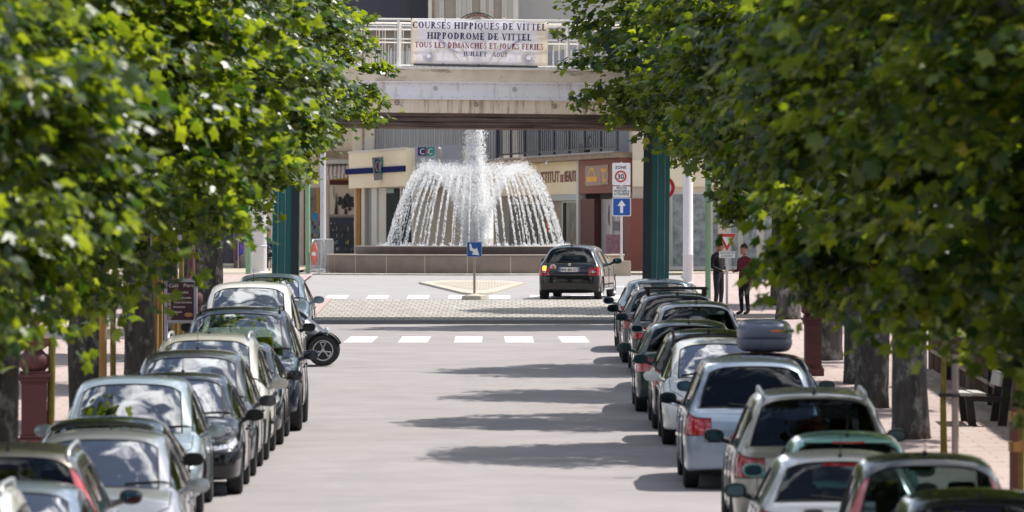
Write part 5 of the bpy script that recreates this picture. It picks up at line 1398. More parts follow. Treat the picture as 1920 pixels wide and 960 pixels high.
# right row, tails to the viewer (from the viewer outwards)
right('black car with a low dark rear window in the lower right corner', 4.05, 59.3, 'hatch', 'black', H=1.52, W=1.78, dark_rear=True, L=4.0)
right('dark olive hatchback with tall tail lights at the right of the frame', 3.85, 63.5, 'hatch', 'olive', H=1.64, W=1.74, L=3.8, tall=True, tl='lamp_pink', long_aerial=True, aerial_y=2.6, wr=.30)
right('grey hatchback with a red brake light strip in front of the mint car', 3.25, 68.0, 'hatch', 'silver', H=1.44, L=4.0, brake=True, black_mirror=True)
right('mint green small car with a roof spoiler', 3.52, 72.3, 'mini', 'mint', H=1.44, L=3.5, spoiler=True, brake=True, dark_rear=True)
right('silver beige off-roader with chrome roof rails and a dark rear window', 3.36, 76.6, 'suv', 'beige', H=1.72, rails='chrome', dark_rear=True, L=4.4, black_mirror=True)
right('silver blue people carrier with a big dark rear window', 3.10, 88.5, 'mpv', 'blue_silver', H=1.65, L=4.7, W=1.83, dark_rear=True, tall=False, black_mirror=True, aerial=False)
c_box = right('dark blue car carrying a grey roof box', 3.42, 94.6, 'estate', 'deep_blue', H=1.50, L=4.3)
right('white car with white door mirrors facing the viewer in the right row', 3.02, 100.2, 'hatch', 'white', 't', H=1.50, L=4.0, W=1.72)
right('black estate with roof rails just behind the white right-hand car', 3.00, 105.2, 'estate', 'black', H=1.50, L=4.4, rails='black', dark_rear=True)
right('dark green hatchback with pink tail lights standing nearest the middle of the street', 2.86, 111.4, 'hatch', 'green', H=1.46, W=1.78, L=4.2, dark_rear=True, tl='lamp_pink', aerial=True, long_aerial=True)
right('silver estate with a bright reflecting rear window beyond the dark green hatchback', 3.22, 120.6, 'estate', 'silver', H=1.52, L=4.4, W=1.76)
right('dark estate with black roof bars beyond the silver estate', 3.06, 127.6, 'estate', 'graphite', H=1.50, L=4.5, bars=True, dark_rear=True)
right('dark grey estate with arched roof rails, second from the far end on the right', 2.98, 133.6, 'estate', 'dark_grey', H=1.48, L=4.3, rails='chrome', black_mirror=True)
right('steel blue saloon at the far end of the right row with a teal mirror', 2.98, 140.0, 'sedan', 'steel_blue', H=1.45, L=4.4)
# roof box on the dark blue car
rt, inf = c_box; zr_ = inf['P']['H']
rb = empty('roof_box', (3.50, 94.6+1.75, g(96.4)+zr_+.012), 0, 'grey plastic roof box strapped on top of the dark blue car', 'roof box'); rb.rotation_euler = (PITCH, 0, 0)
def boxshell(z0, z1, k):
    bm = bmesh.new(); bmesh.ops.create_uvsphere(bm, u_segments=32, v_segments=20, radius=1)
    for v in bm.verts:
        x, y, z = (math.copysign(abs(c)**.42, c) for c in v.co); fr = 1-.16*max(0, y)
        v.co = Vector((x*.38*fr*(1-.10*max(0, z*k)), y*.88, (z0+z1)/2+z*(z1-z0)/2))
    return bm
b = MB(); q = boxshell(.0, .24, -1); b.bm(q); q.free(); b.build('lower_shell', mat('box_under', (.07, .08, .12), .5), rb, smooth=True, angle=50)
b = MB(); q = boxshell(.15, .44, 1); b.bm(q); q.free(); b.build('lid', MT['box_grey'], rb, smooth=True, angle=50)
b = MB(); b.rbox((.16, -.872, .31), (.20, .02, .028)); b.build('lock_badge', MT['amber'], rb)

# dark hatchback entering the roundabout
ph, inf = make_car('black hatchback driving past the fountain with its left indicator lit', 1.72, 178.3, 'mini', 'black', 'a', None, yaw=R(-8), raise_=.012, L=3.7, W=1.65, H=1.42, tl='lamp_red', zplate=.80, no_plate=True, black_mirror=True, tum=.745, spokes=8, gb=.16, re=.46)
hw, EP, put = inf['hw'], inf['end_pt'], inf['put']
for s in (-1, 1): pass
p = EP(.0, .80, 'r', .014); b = MB(); b.rbox(p, (.52, .016, .115), bev=.004); pl = put(b.build('number_plate', MT['plate'], ph)); 
b = MB(); b.box(p.x+.215, p.x+.255, p.y-.009, p.y+.0095, p.z-.054, p.z+.054); b.box(p.x-.255, p.x-.222, p.y-.009, p.y+.0095, p.z-.054, p.z+.054); b.build('plate_band', MT['plate_blue'], pl)
text('plate_lettering', 'BW 469 LC', MT['sign_black'], pl, .095, (p.x, p.y+.0105, p.z-.034), (R(90), 0, PI), width=.40, bold=.002, ext=.001)
p = EP(.42, .86, 'r', .012); b = MB(); b.lathe([(.0, .008), (.085, .008), (.085, -.004)], 24, p, axis='y'); st_ = put(b.build('round_sticker', mat('sticker', (.62, .48, .48), .5), ph))
text('sticker_lettering', 'A', MT['sign_red'], st_, .13, (p.x, p.y+.0095, p.z-.047), (R(90), 0, PI), bold=.004, ext=.001)
p = EP(0, .93, 'r', .010); b = MB(); b.lathe([(.0, .012), (.035, .012), (.04, .0)], 18, p, axis='y'); put(b.build('round_badge', MT['alloy'], ph))
o_ = inf['patch']('indicator', MT['lamp_lit'], hw*.72, hw*.84, .78, .90, 'r', o=.014, nx=4, nz=4)
inf['patch']('reversing_lamp', MT['lamp_clear'], hw*.72, hw*.84, .72, .77, 'r', o=.014, nx=4, nz=2)
inf['patch']('reversing_lamp', MT['lamp_clear'], -hw*.84, -hw*.72, .72, .77, 'r', o=.014, nx=4, nz=2)
# heads of the two people inside are only silhouettes: the headrests and a small hanging ornament
b = MB(); b.ball((-.12, 1.75, 1.22), .05, 10, (.8, .5, 1.2)); put(b.build('hanging_ornament', MT['amber'], ph, smooth=True))

# small open-wheeled quadricycle parked nose out across the kerb lane
tz = empty('microcar', (-4.40, 132.6, g(132.6)), 0, 'tiny grey and black microcar parked crosswise, its open front wheel jutting into the street', 'microcar'); tz.rotation_euler = (0, 0, R(90)); tz.location.z = g(132.6)
# local: nose points to -Y, turned so that it points across the street (+X)
b = MB(); bm = bmesh.new()
prof = [(-.98, .30, .40, .20), (-.86, .52, .66, .34), (-.55, .72, .92, .42), (-.12, 1.08, 1.20, .44), (.25, 1.38, 1.42, .40), (.7, 1.40, 1.42, .38), (.98, 1.0, 1.05, .36), (1.08, .5, .6, .30)]
rows = []
for y_, zs_, zt_, w_ in prof:
    rows.append([bm.verts.new((w_*math.cos(a)*(1 if abs(math.cos(a)) < .9 else 1), y_, (.22+zt_)/2 + (zt_-.22)/2*math.sin(a))) for a in np.linspace(0, 2*PI, 17)[:-1]])
for i in range(len(rows)-1):
    for k in range(16): bm.faces.new((rows[i][k], rows[i+1][k], rows[i+1][(k+1) % 16], rows[i][(k+1) % 16]))
bm.faces.new(rows[0]); bm.faces.new(list(reversed(rows[-1])))
b.bm(bm); bm.free(); bo_ = b.build('body', PAINTS['dark_grey'], tz, smooth=True)
sd = bo_.modifiers.new('s', 'SUBSURF'); sd.levels = 2; sd.render_levels = 2
b = MB(); b.add([(-.36,-.50,.93),(.36,-.50,.93),(.33,.16,1.40),(-.33,.16,1.40),(-.33,-.2,1.19),(.33,-.2,1.19)], [(0,1,5,4),(4,5,2,3)]); b.build('windscreen', GLASS_DARK, tz)
tm, _ = wheel_set(.30, .17, 3, 'wide')
b = MB(); r_ = .30; h = .085
b.lathe([(r_*.66, h*.84), (r_*.60, h*.86), (r_*.57, h*.3)], 30, axis='x'); b.lathe([(0, h*.9), (r_*.10, h*.9), (r_*.12, h*.6)], 16, axis='x')
for k in range(3):                              # three open loops of bright alloy
    a = R(90)+2*PI*k/3
    lp = []
    for t in np.linspace(0, 1, 21):
        if t < .35: rr, da = .12+(.50-.12)*t/.35, -.16-.20*t/.35
        elif t < .65: rr, da = .52, -.36+.72*(t-.35)/.3
        else: rr, da = .50-(.50-.12)*(t-.65)/.35, .36-.20*(t-.65)/.35
        lp.append((h*.95, r_*rr*math.cos(a+da), r_*rr*math.sin(a+da)))
    b.tube(lp, .011, 6)
b.cur = 1; b.lathe([(r_*.62, h*.55), (.0, h*.5)], 24, axis='x'); r3 = b.mesh('rim', [MT['alloy'], MT['black']], smooth=True, angle=35)
for (wx, wy) in ((-.47, -.80), (.47, -.80), (-.44, .86), (.44, .86)):
    w_ = link('wheel', tm, tz, (wx, wy, .30)); w_.rotation_euler = (0, 0, 0 if wx > 0 else PI); link('rim', r3, w_)
    b = MB(); b.lathe([(.325, -.10), (.345, -.09), (.35, .0), (.345, .09), (.325, .10)], 22, (wx, wy, .30), axis='x', a0=R(-10) if False else R(-30), a1=R(160)); fo_ = b.build('mudguard', MT['plastic'], tz, smooth=True); q = fo_.modifiers.new('t', 'SOLIDIFY'); q.thickness = .015
    b = MB(); b.tube([(wx*.35, wy, .34), (wx*.9, wy, .30)], .035, 8); b.tube([(wx*.3, wy+.12, .55), (wx*.92, wy+.05, .62)], .05, 8); b.build('wheel_arm', MT['plastic'], tz)
for s in (-1, 1):
    b = MB(); b.ball((s*.27, -.86, .66), .085, 14, (1, .6, 1)); b.build('headlight', MT['lamp_clear'], tz, smooth=True)
    b = MB(); b.ball((s*.58, -.28, 1.0), .095, 12, (1, .6, .72)); b.tube([(s*.40, -.25, .92), (s*.55, -.27, .98)], .025, 6); b.build('side_mirror', PAINTS['beige'], tz, smooth=True)
# ------------------------------------------------------------------ street furniture
sheet('kerb_extension_near_bench', 2.95, 5.02, [146.6, 160, 178], .10, MT['pavement'], thick=.25)
sheet('kerb_extension_near_cafe', -6.46, -4.62, [147.6, 160, 178], .10, MT['pavement'], thick=.25)
def pad(b, w, h, t, y0=0.0, x=0, z=0, r_=.03):
    b.rbox((x, y0+t/2, z), (w, t, h)); return b
def rrect(w, h, r_, n=5):
    pts = []
    for cx, cz, a0 in ((w/2-r_, h/2-r_, 0), (-w/2+r_, h/2-r_, 90), (-w/2+r_, -h/2+r_, 180), (w/2-r_, -h/2+r_, 270)):
        pts += [(cx+r_*math.cos(R(a0+90*i/n)), cz+r_*math.sin(R(a0+90*i/n))) for i in range(n+1)]
    return pts
def plate(name, m, w, h, z, parent, r_=.03, y=0.0, t=.02, x=0):
    b = MB(); b.prism([(px_+x, pz_+z) for px_, pz_ in rrect(w, h, r_)], t, 'y', y); return b.build(name, m, parent)
# keep-right sign on the island tip
Y = 178.0; ks = empty('keep_right_sign', (gx(889.5, Y), Y, g(Y)+.05), 0, 'small blue square sign with a white diagonal arrow on a thin post before the fountain', 'road sign')
b = MB(); hx = [(.34*math.cos(R(60*i)), .34*.9*math.sin(R(60*i))) for i in range(6)]
b.add([(x, y, 0) for x, y in hx] + [(x*.92, y*.92, .10) for x, y in hx] + [(x*.2, y*.2, .16) for x, y in hx], [tuple(range(12, 18))] + [(i, (i+1) % 6, 6+(i+1) % 6, 6+i) for i in range(6)] + [(6+i, 6+(i+1) % 6, 12+(i+1) % 6, 12+i) for i in range(6)])
b.build('base', MT['kerb_cream'], ks)
b = MB(); b.tube([(0, 0, .1), (0, 0, 1.49)], .033, 10); b.build('post', MT['pole_metal'], ks, smooth=True, angle=50)
zs = 1.29; so_ = plate('sign_plate', MT['sign_blue'], .37, .37, zs, ks, .02, -.06, .02)
plate('sign_edge', MT['sign_white'], .385, .385, zs, ks, .022, -.05, .014)
b = MB(); y_ = -.0635; c45 = math.cos(R(45))
pts = [(-.13, .135), (-.085, .15), (-.06, .04), (.02, .005), (.062, .05), (.125, -.15), (-.07, -.125), (-.02, -.065), (-.115, -.02)]
b.prism([(x, z+zs) for x, z in pts], .002, 'y', y_); b.build('arrow', MT['sign_white'], so_)
# zone, priority and one-way panels on a post in a concrete block
Y = 204.5; ow = empty('one_way_sign', (gx(1165, Y), Y, .045), 0, 'post with a thirty zone panel, a pedestrian text plate and a blue one-way arrow', 'road sign')
sc_ = Y/FPX; zz = lambda py: EYE + (HZ-py)*sc_ - .02
b = MB(); b.tube([(0, 0, .2), (0, 0, zz(306))], .035, 10); b.build('post', MT['white_post'], ow, smooth=True, angle=50)
def rect_px(x0, x1, y0, y1): return ((x0+x1)/2-1165)*sc_, (x1-x0)*sc_, (y1-y0)*sc_, zz((y0+y1)/2)
x, w, h, z = rect_px(1148, 1182, 307, 349); zp = plate('zone_panel', MT['sign_white'], w, h, z, ow, .03, -.06, .02, x)
b = MB(); zr = zz(332.5); b.lathe([(.175, .0), (.175, -.004), (.125, -.004), (.125, .0)], 28, (x-.02, -.0605, zr), axis='y'); b.build('red_ring', MT['sign_red'], zp)
text('lettering', '30', MT['sign_black'], zp, .20, (x-.02, -.062, zr-.072), bold=.006, ext=.001); text('lettering', 'ZONE', MT['sign_black'], zp, .12, (x-.02, -.062, zz(318)), bold=.003, ext=.001)
x, w, h, z = rect_px(1149, 1182, 351, 371); tp = plate('text_plate', MT['sign_white'], w, h, z, ow, .02, -.06, .02, x)
for i, s in enumerate(('PIETONS', 'PRIORITAIRES A', 'LA TRAVERSEE')):
    text('lettering', s, MT['sign_black'], tp, .105, (x, -.062, zz(356.5+i*5.7)), width=(.30, .46, .44)[i], bold=.002, ext=.001)
x, w, h, z = rect_px(1148, 1183, 372, 407); ap_ = plate('arrow_panel', MT['sign_white'], w, h, z, ow, .035, -.06, .02, x); plate('arrow_field', MT['sign_blue'], w-.05, h-.05, z, ap_, .025, -.064, .003, x)
b = MB(); b.prism([(x+a*.5, z+c*.5) for a, c in ((-.085, -.36), (.085, -.36), (.085, .06), (.25, .06), (0, .40), (-.25, .06), (-.085, .06))], .002, 'y', -.067); b.build('arrow', MT['sign_white'], ap_)
b = MB(); b.rbox((.05, .1, .235), (.46, .46, .47), bev=.02); o = b.build('concrete_block', mat('block_beige', (.46, .38, .28), .85, var=.12, vscale=3, bump=.2)); o.location = (gx(1165, Y), Y, .01); tag(o, 'beige concrete block holding the post of the one-way arrow sign', 'block')
# give-way sign
Y = 158.0; yl = empty('yield_sign', (gx(1363, Y), Y, g(Y)+.10), 0, 'red and white upside down triangle give-way sign in front of the standing man', 'road sign')
sc_ = Y/FPX; gb_ = yl.location.z; zz = lambda py: EYE + (HZ-py)*sc_ - gb_
b = MB(); b.tube([(0, 0, 0), (0, 0, zz(436))], .03, 10); b.build('post', MT['grey_post'], yl, smooth=True)
def tri(k): 
    cz = zz(450.5); w = 17.2*sc_*k; return [(-w, cz+12.2*sc_*k), (0, cz-20.5*sc_*k), (w, cz+12.2*sc_*k)]
for nm, k, m, y_ in (('sign_edge', 1.06, 'sign_white', -.050), ('sign_plate', 1.0, 'sign_red', -.054), ('sign_field', .52, 'sign_white', -.058)):
    b = MB(); b.prism(tri(k), .0035 if k < 1.05 else .012, 'y', y_ if k < 1.05 else -.050); b.build(nm, MT[m], yl)
tp = plate('text_plate', MT['sign_white'], 30*sc_, 12*sc_, zz(477.5), yl, .02, -.045, .015)
text('lettering', 'VOUS N\'AVEZ PAS', MT['sign_black'], tp, .07, (0, -.047, zz(476.5)), width=26*sc_, ext=.001); text('lettering', 'LA PRIORITE', MT['sign_black'], tp, .07, (0, -.047, zz(482)), width=22*sc_, ext=.001)
# round prohibition sign on the right teal column
Y = 166.5; rd = empty('round_sign', (gx(1243, Y), Y, EYE+(HZ-352)*Y/FPX), 0, 'round red rimmed white sign on the right teal column, half hidden by leaves', 'road sign')
b = MB(); b.lathe([(0, -.02), (.29, -.02), (.30, .0), (0, .0)], 32, axis='y'); b.build('sign_plate', MT['sign_white'], rd)
b = MB(); b.lathe([(.285, -.022), (.285, -.026), (.205, -.026), (.205, -.022)], 32, axis='y'); b.build('red_ring', MT['sign_red'], rd)
b = MB(); b.rbox((0, -.024, 0), (.50, .003, .07), (0, R(45), 0)); b.build('red_bar', MT['sign_red'], rd)
b = MB(); b.box(-.03, .03, .0, .25, -.03, .03); b.build('bracket', MT['galv'], rd)
# posts of the plaza
def post(label, name, px, Y, r_, z1, m, cat, zb=None, collar=True):
    b = MB(); x = gx(px, Y); zb = (g(Y)+.0) if zb is None else zb
    pr = [(r_*1.0, 0), (r_*1.0, z1), (r_*.8, z1+r_*.5), (0, z1+r_*.6)]
    if collar: pr = [(r_*1.25, 0), (r_*1.25, .14), (r_*1.02, .17), (r_*1.02, .9), (r_*1.06, .91), (r_*1.06, .93), (r_, .94), (r_*.94, z1), (r_*.8, z1+r_*.5), (0, z1+r_*.6)]
    b.lathe(pr, 20, (0, 0, 0)); o = b.build(name, MT[m], angle=40); o.location = (x, Y, zb); return tag(o, label, cat)
po1 = post('pale green steel post left of the fountain with the red octagon sign on it', 'green_post', 577, 204, .070, 4.2, 'green_post', 'post', collar=False)
post('pale green steel post at the left beside the fat white column', 'green_post', 466, 203.5, .085, 4.4, 'green_post', 'post', collar=False)
post('pale green steel post at the right in front of the standing man', 'green_post', 1327.5, 158, .062, 3.6, 'green_post', 'post', zb=g(158)+.10, collar=False)
post('fat white round column at the left between a green post and the teal column', 'white_column', 486, 205, .22, 4.8, 'white_post', 'column')
post('slender lilac grey lamp column in front of the souvenir shop window', 'lamp_column', 605.5, 216, .088, 6.5, 'grey_post', 'lamp post')
post('white lamp column in front of the glazed shop right of the teal column', 'lamp_column', 1290, 192, .14, 6.0, 'white_post', 'lamp post')
post('short cream wooden bollard in front of the corner cafe', 'bollard', 505, 214, .03, .40, 'kerb_cream', 'bollard', collar=False)
# narrow view of a red sign turned sideways
rs_ = empty('no_entry_sign', (gx(589, 203.5), 203.5, 0), R(-74), 'orange red sign with a white bar, turned almost edge on beside a green post', 'road sign')
zc_ = EYE+(HZ-476)*203.5/FPX
oc = [(.36*math.cos(R(22.5+45*i)), zc_+.36*math.sin(R(22.5+45*i))) for i in range(8)]
b = MB(); b.prism(oc, .02, 'y', -.01); b.build('sign_plate', MT['sign_orange'], rs_)
for y_ in (-.0135, .0102):
    b = MB(); b.box(-.23, .23, y_, y_+.003, zc_-.05, zc_+.05); b.build('white_bar', MT['sign_white'], rs_)
b = MB(); b.tube([(-.36, 0, zc_), (-.50, 0, zc_)], .02, 6); b.tube([(-.47, 0, 0), (-.47, 0, zc_)], .02, 8); b.build('bracket', MT['galv'], rs_)
# crowd barriers
def barrier(label, px, Y, rz, w=1.9):
    e = empty('crowd_barrier', (gx(px, Y), Y, .0), rz, label, 'barrier', 'crowd barriers by the fountain')
    b = MB(); b.tube([(-w/2, 0, .2), (-w/2, 0, 1.0), (-w/2+.1, 0, 1.1), (w/2-.1, 0, 1.1), (w/2, 0, 1.0), (w/2, 0, .2)], .021, 8, closed=True); b.build('frame', MT['galv'], e, smooth=True)
    b = MB()
    for i in range(1, 15): x = -w/2+w*i/15; b.tube([(x, 0, .2), (x, 0, 1.09)], .009, 6)
    tag(b.build("bar_infill", MT["galv"], e), kind="stuff")
    for s in (-1, 1):
        b = MB(); b.tube([(s*w*.36, -.32, .0), (s*w*.36, -.25, .05), (s*w*.36, 0, .22), (s*w*.36, .25, .05), (s*w*.36, .32, .0)], .018, 6); b.build('foot', MT['galv'], e)
    return e
barrier('grey tube crowd barrier nearest the orange red sign', 598, 207.5, R(79)); barrier('grey tube crowd barrier behind the other one, touching the fountain wall', 615, 211, R(82))
# bollard ball
b = MB(); b.ball((0, 0, .17), .15, 24); b.lathe([(.11, 0), (.11, .04), (.08, .06)], 20); o = b.build('stone_ball', MT['sphere_stone'], smooth=True, angle=60); o.location = (gx(405, 206), 206, .132); tag(o, 'white stone ball bollard standing on the pale forecourt at the left', 'bollard')
# postcard stand, flag and board by the shops
pk = empty('postcard_stand', (gx(592, 236), 236, .10), R(8), 'postcard stand full of blue cards with a blue poster on top, beside the lamp column', 'display stand')
b = MB(); b.tube([(0, 0, 0), (0, 0, 1.9)], .02, 8); b.tube([(-.2, 0, .02), (.2, 0, .02)], .02, 6); b.build('stem', MT['galv'], pk)
b = MB(); b.box(-.18, .18, -.10, .10, .45, 1.60); b.build('card_panel', BM['cards'], pk); b = MB(); b.box(-.13, .07, -.12, -.10, 1.62, 1.86); b.build('poster', BM['poster'], pk)
b = MB(); 
for r__ in range(8):
    for c in range(4): b.box(-.165+c*.085, -.165+c*.085+.07, -.115, -.101, .50+r__*.135, .50+r__*.135+.11); b.cur = (b.cur+1+r__) % 6
b.build('cards', gm, pk)
fl = empty('flag_banner', (gx(452, 222), 222, .1), 0, 'narrow purple blue flag banner hanging beside the corner cafe', 'flag')
b = MB(); b.tube([(-.09, 0, 0), (-.09, 0, 2.3)], .014, 8); b.build('pole', MT['galv'], fl)
b = MB(); N_ = 14
for i in range(N_+1):
    z = .5+1.7*i/N_
    for j in range(5): b.v.append((-.08+.17*j/4*(.55+.45*math.sin(PI*min(1, i/N_+.25))), .02*math.sin(j*1.7+i*.6), z))
for i in range(N_):
    for j in range(4): q = i*5+j; b.f.append((q, q+1, q+6, q+5)); b.m.append(0)
q = b.build('cloth', BM['flag_blue'], fl, smooth=True); sd = q.modifiers.new('t', 'SOLIDIFY'); sd.thickness = .004
# cafe menu board
Y = 123.0; cb = empty('menu_board', (gx(339, Y), Y, g(Y)+.13), R(-6), 'tall plum chalkboard menu of a cafe in a pale frame on the left pavement', 'menu board')
sc_ = Y/FPX; gb_ = cb.location.z; zz = lambda py: EYE + (HZ-py)*sc_ - gb_
w = 62*sc_; z0, z1 = zz(606), zz(523)
b = MB(); b.box(-w/2+.04, w/2-.04, -.012, .012, z0+.05, z1-.05); bd = b.build('board', MT['board'], cb)
b = MB(); b.box(-w/2, -w/2+.055, -.025, .025, 0, z1); b.box(w/2-.055, w/2, -.025, .025, 0, z1); b.box(-w/2+.055, w/2-.055, -.022, .022, z1-.055, z1-.001); b.box(-w/2+.055, w/2-.055, -.022, .022, z0, z0+.055); b.build('frame', MT['board_frame'], cb)
b = MB(); b.box(-w/2+.01, -w/2+.04, .02, .5, .0, .04); b.box(w/2-.04, w/2-.01, .02, .5, .0, .04); b.build('foot', MT['board_frame'], cb)
def chalk(s, px, py, size, width, rot=(R(90), 0, 0), al='LEFT'): return text('chalk_lettering', s, MT['chalk'], bd, size, ((px-339)*sc_, -.0135, zz(py)), rot, al, .0012, width, ext=.0006)
chalk('Café', 316, 538.5, .085, .175); chalk('Parc', 344, 538, .085, .185); chalk('Spécialité', 329, 550, .06, .23); chalk('Filets d\'omble', 326, 560, .05, .31)
chalk('Viande charolaise', 325.5, 568.5, .05, .33); chalk('Bruschetta', 325, 577, .05, .21); chalk('Desserts', 326, 586.5, .05, .14)
chalk('RESTAURANT', 320.5, 602, .075, .50, (R(90), R(-90), 0))
b = MB(); b.ball((.145, -.014, zz(590)), .07, 16, (1.15, .12, .55)); b.build('bread_picture', MT['bread'], bd, smooth=True)
# maroon cast iron street lamps: only the pedestals show under the leaves
def lamp(label, px, Y, sc=1.0):
    e = empty('street_lamp', (gx(px, Y), Y, g(Y)+.13), R(4), label, 'street lamp', 'maroon cast iron street lamps')
    b = MB(); z = 0
    for w, h in ((.46, .14), (.40, .05), (.36, .72), (.39, .03), (.43, .05), (.48, .05), (.40, .04)):
        b.rbox((0, 0, z+h/2), (w*sc, w*sc, h), bev=.008); z += h+.0008
    b.build('pedestal', MT['maroon'], e)
    b = MB(); b.lathe([(.15, z), (.21, z+.06), (.21, z+.20), (.15, z+.26), (.12, z+.3), (.22, z+.36), (.23, z+.46), (.12, z+.52), (.07, z+.6), (.062, z+2.2), (.05, z+3.0), (.09, z+3.05), (.0, z+3.08)], 24); b.build('shaft', MT['maroon'], e, smooth=True, angle=50)
    b = MB(); b.lathe([(.10, z+3.06), (.20, z+3.45), (.22, z+3.47), (.06, z+3.68), (.0, z+3.72)], 8); b.build('lantern', MT['sign_white'], e)
    return e
lamp('maroon lamp pedestal at the left edge between the rough trunk and a slim stake', 64, 97); lamp('maroon lamp pedestal rising behind the cafe menu board', 359, 130, .85); lamp('maroon lamp pedestal on the right pavement beside a dark trunk', 1524, 124, .8)
# bench
Y = 104.0; be = empty('park_bench', (7.10, Y, g(Y)+.13), 0, 'dark heavy wooden bench with pale plank tops facing the street at the right', 'bench')
Lb = 1.9
for i, (x, nm) in enumerate(((-.30, 0), (-.09, 0))):
    b = MB(); b.rbox((x, Lb/2-.1, .475), (.19, Lb, .05), (0, R(3), 0), .008); b.build('seat_plank', MT['wood_top'], be)
for x, z in ((.235, .70),):
    b = MB(); b.rbox((x, Lb/2-.1, z), (.045, Lb, .22), (0, R(11), 0), .008); b.build('back_plank', MT['wood_top'], be)
for yy in (.0, Lb-.2):
    b = MB(); b.rbox((-.22, yy, .22), (.12, .13, .46), (0, R(-7), 0), .01); b.build('leg', MT['wood_dark'], be)
    b = MB(); b.rbox((.30, yy, .41), (.13, .13, .86), (0, R(7), 0), .01); b.build('leg', MT['wood_dark'], be)
    b = MB(); b.rbox((.0, yy, .405), (.62, .12, .085), (0, R(2), 0), .01); b.build('bearer', MT['wood_dark'], be)
# reed fence along the right pavement
rf = empty('reed_fence', (7.75, 84, 0), 0, 'low brown brushwood fence running along the right pavement behind the bench', 'fence')
random.seed(12)
fm = mat('brushwood', (.17, .125, .10), .95, var=.45, vscale=6, stretch=(1, 9, .5), bump=.8, bscale=10)
b = MB(); y = 84.0
while y < 127.5:
    w = random.uniform(.03, .07); h = random.uniform(1.12, 1.28); x = random.uniform(-.03, .03)
    b.box(x-.015, x+.015, y-84, y-84+w*1.0, g(y)+.06, g(y)+.13+h); y += w*.92+random.uniform(0, .012)
b.build('brushwood', fm, rf); tag(rf.children[-1], kind='stuff')
b = MB()
for z in (.35, .95): b.add([(x, yy-84, g(yy)+.13+z+dz) for yy in (84, 127.5) for x, dz in ((-.085, -.03), (-.05, -.03), (-.05, .03), (-.085, .03))], [(0,1,5,4),(1,2,6,5),(2,3,7,6),(3,0,4,7),(0,3,2,1),(4,5,6,7)])
b.build('rail', MT['stake_grey'], rf)
for k in range(9):
    yy = 85+k*5.3; b = MB(); b.box(-.10, -.03, yy-84-.04, yy-84+.04, g(yy)+.05, g(yy)+1.42); b.build('post', MT['wood_dark'] if k % 2 else MT['stake_grey'], rf)

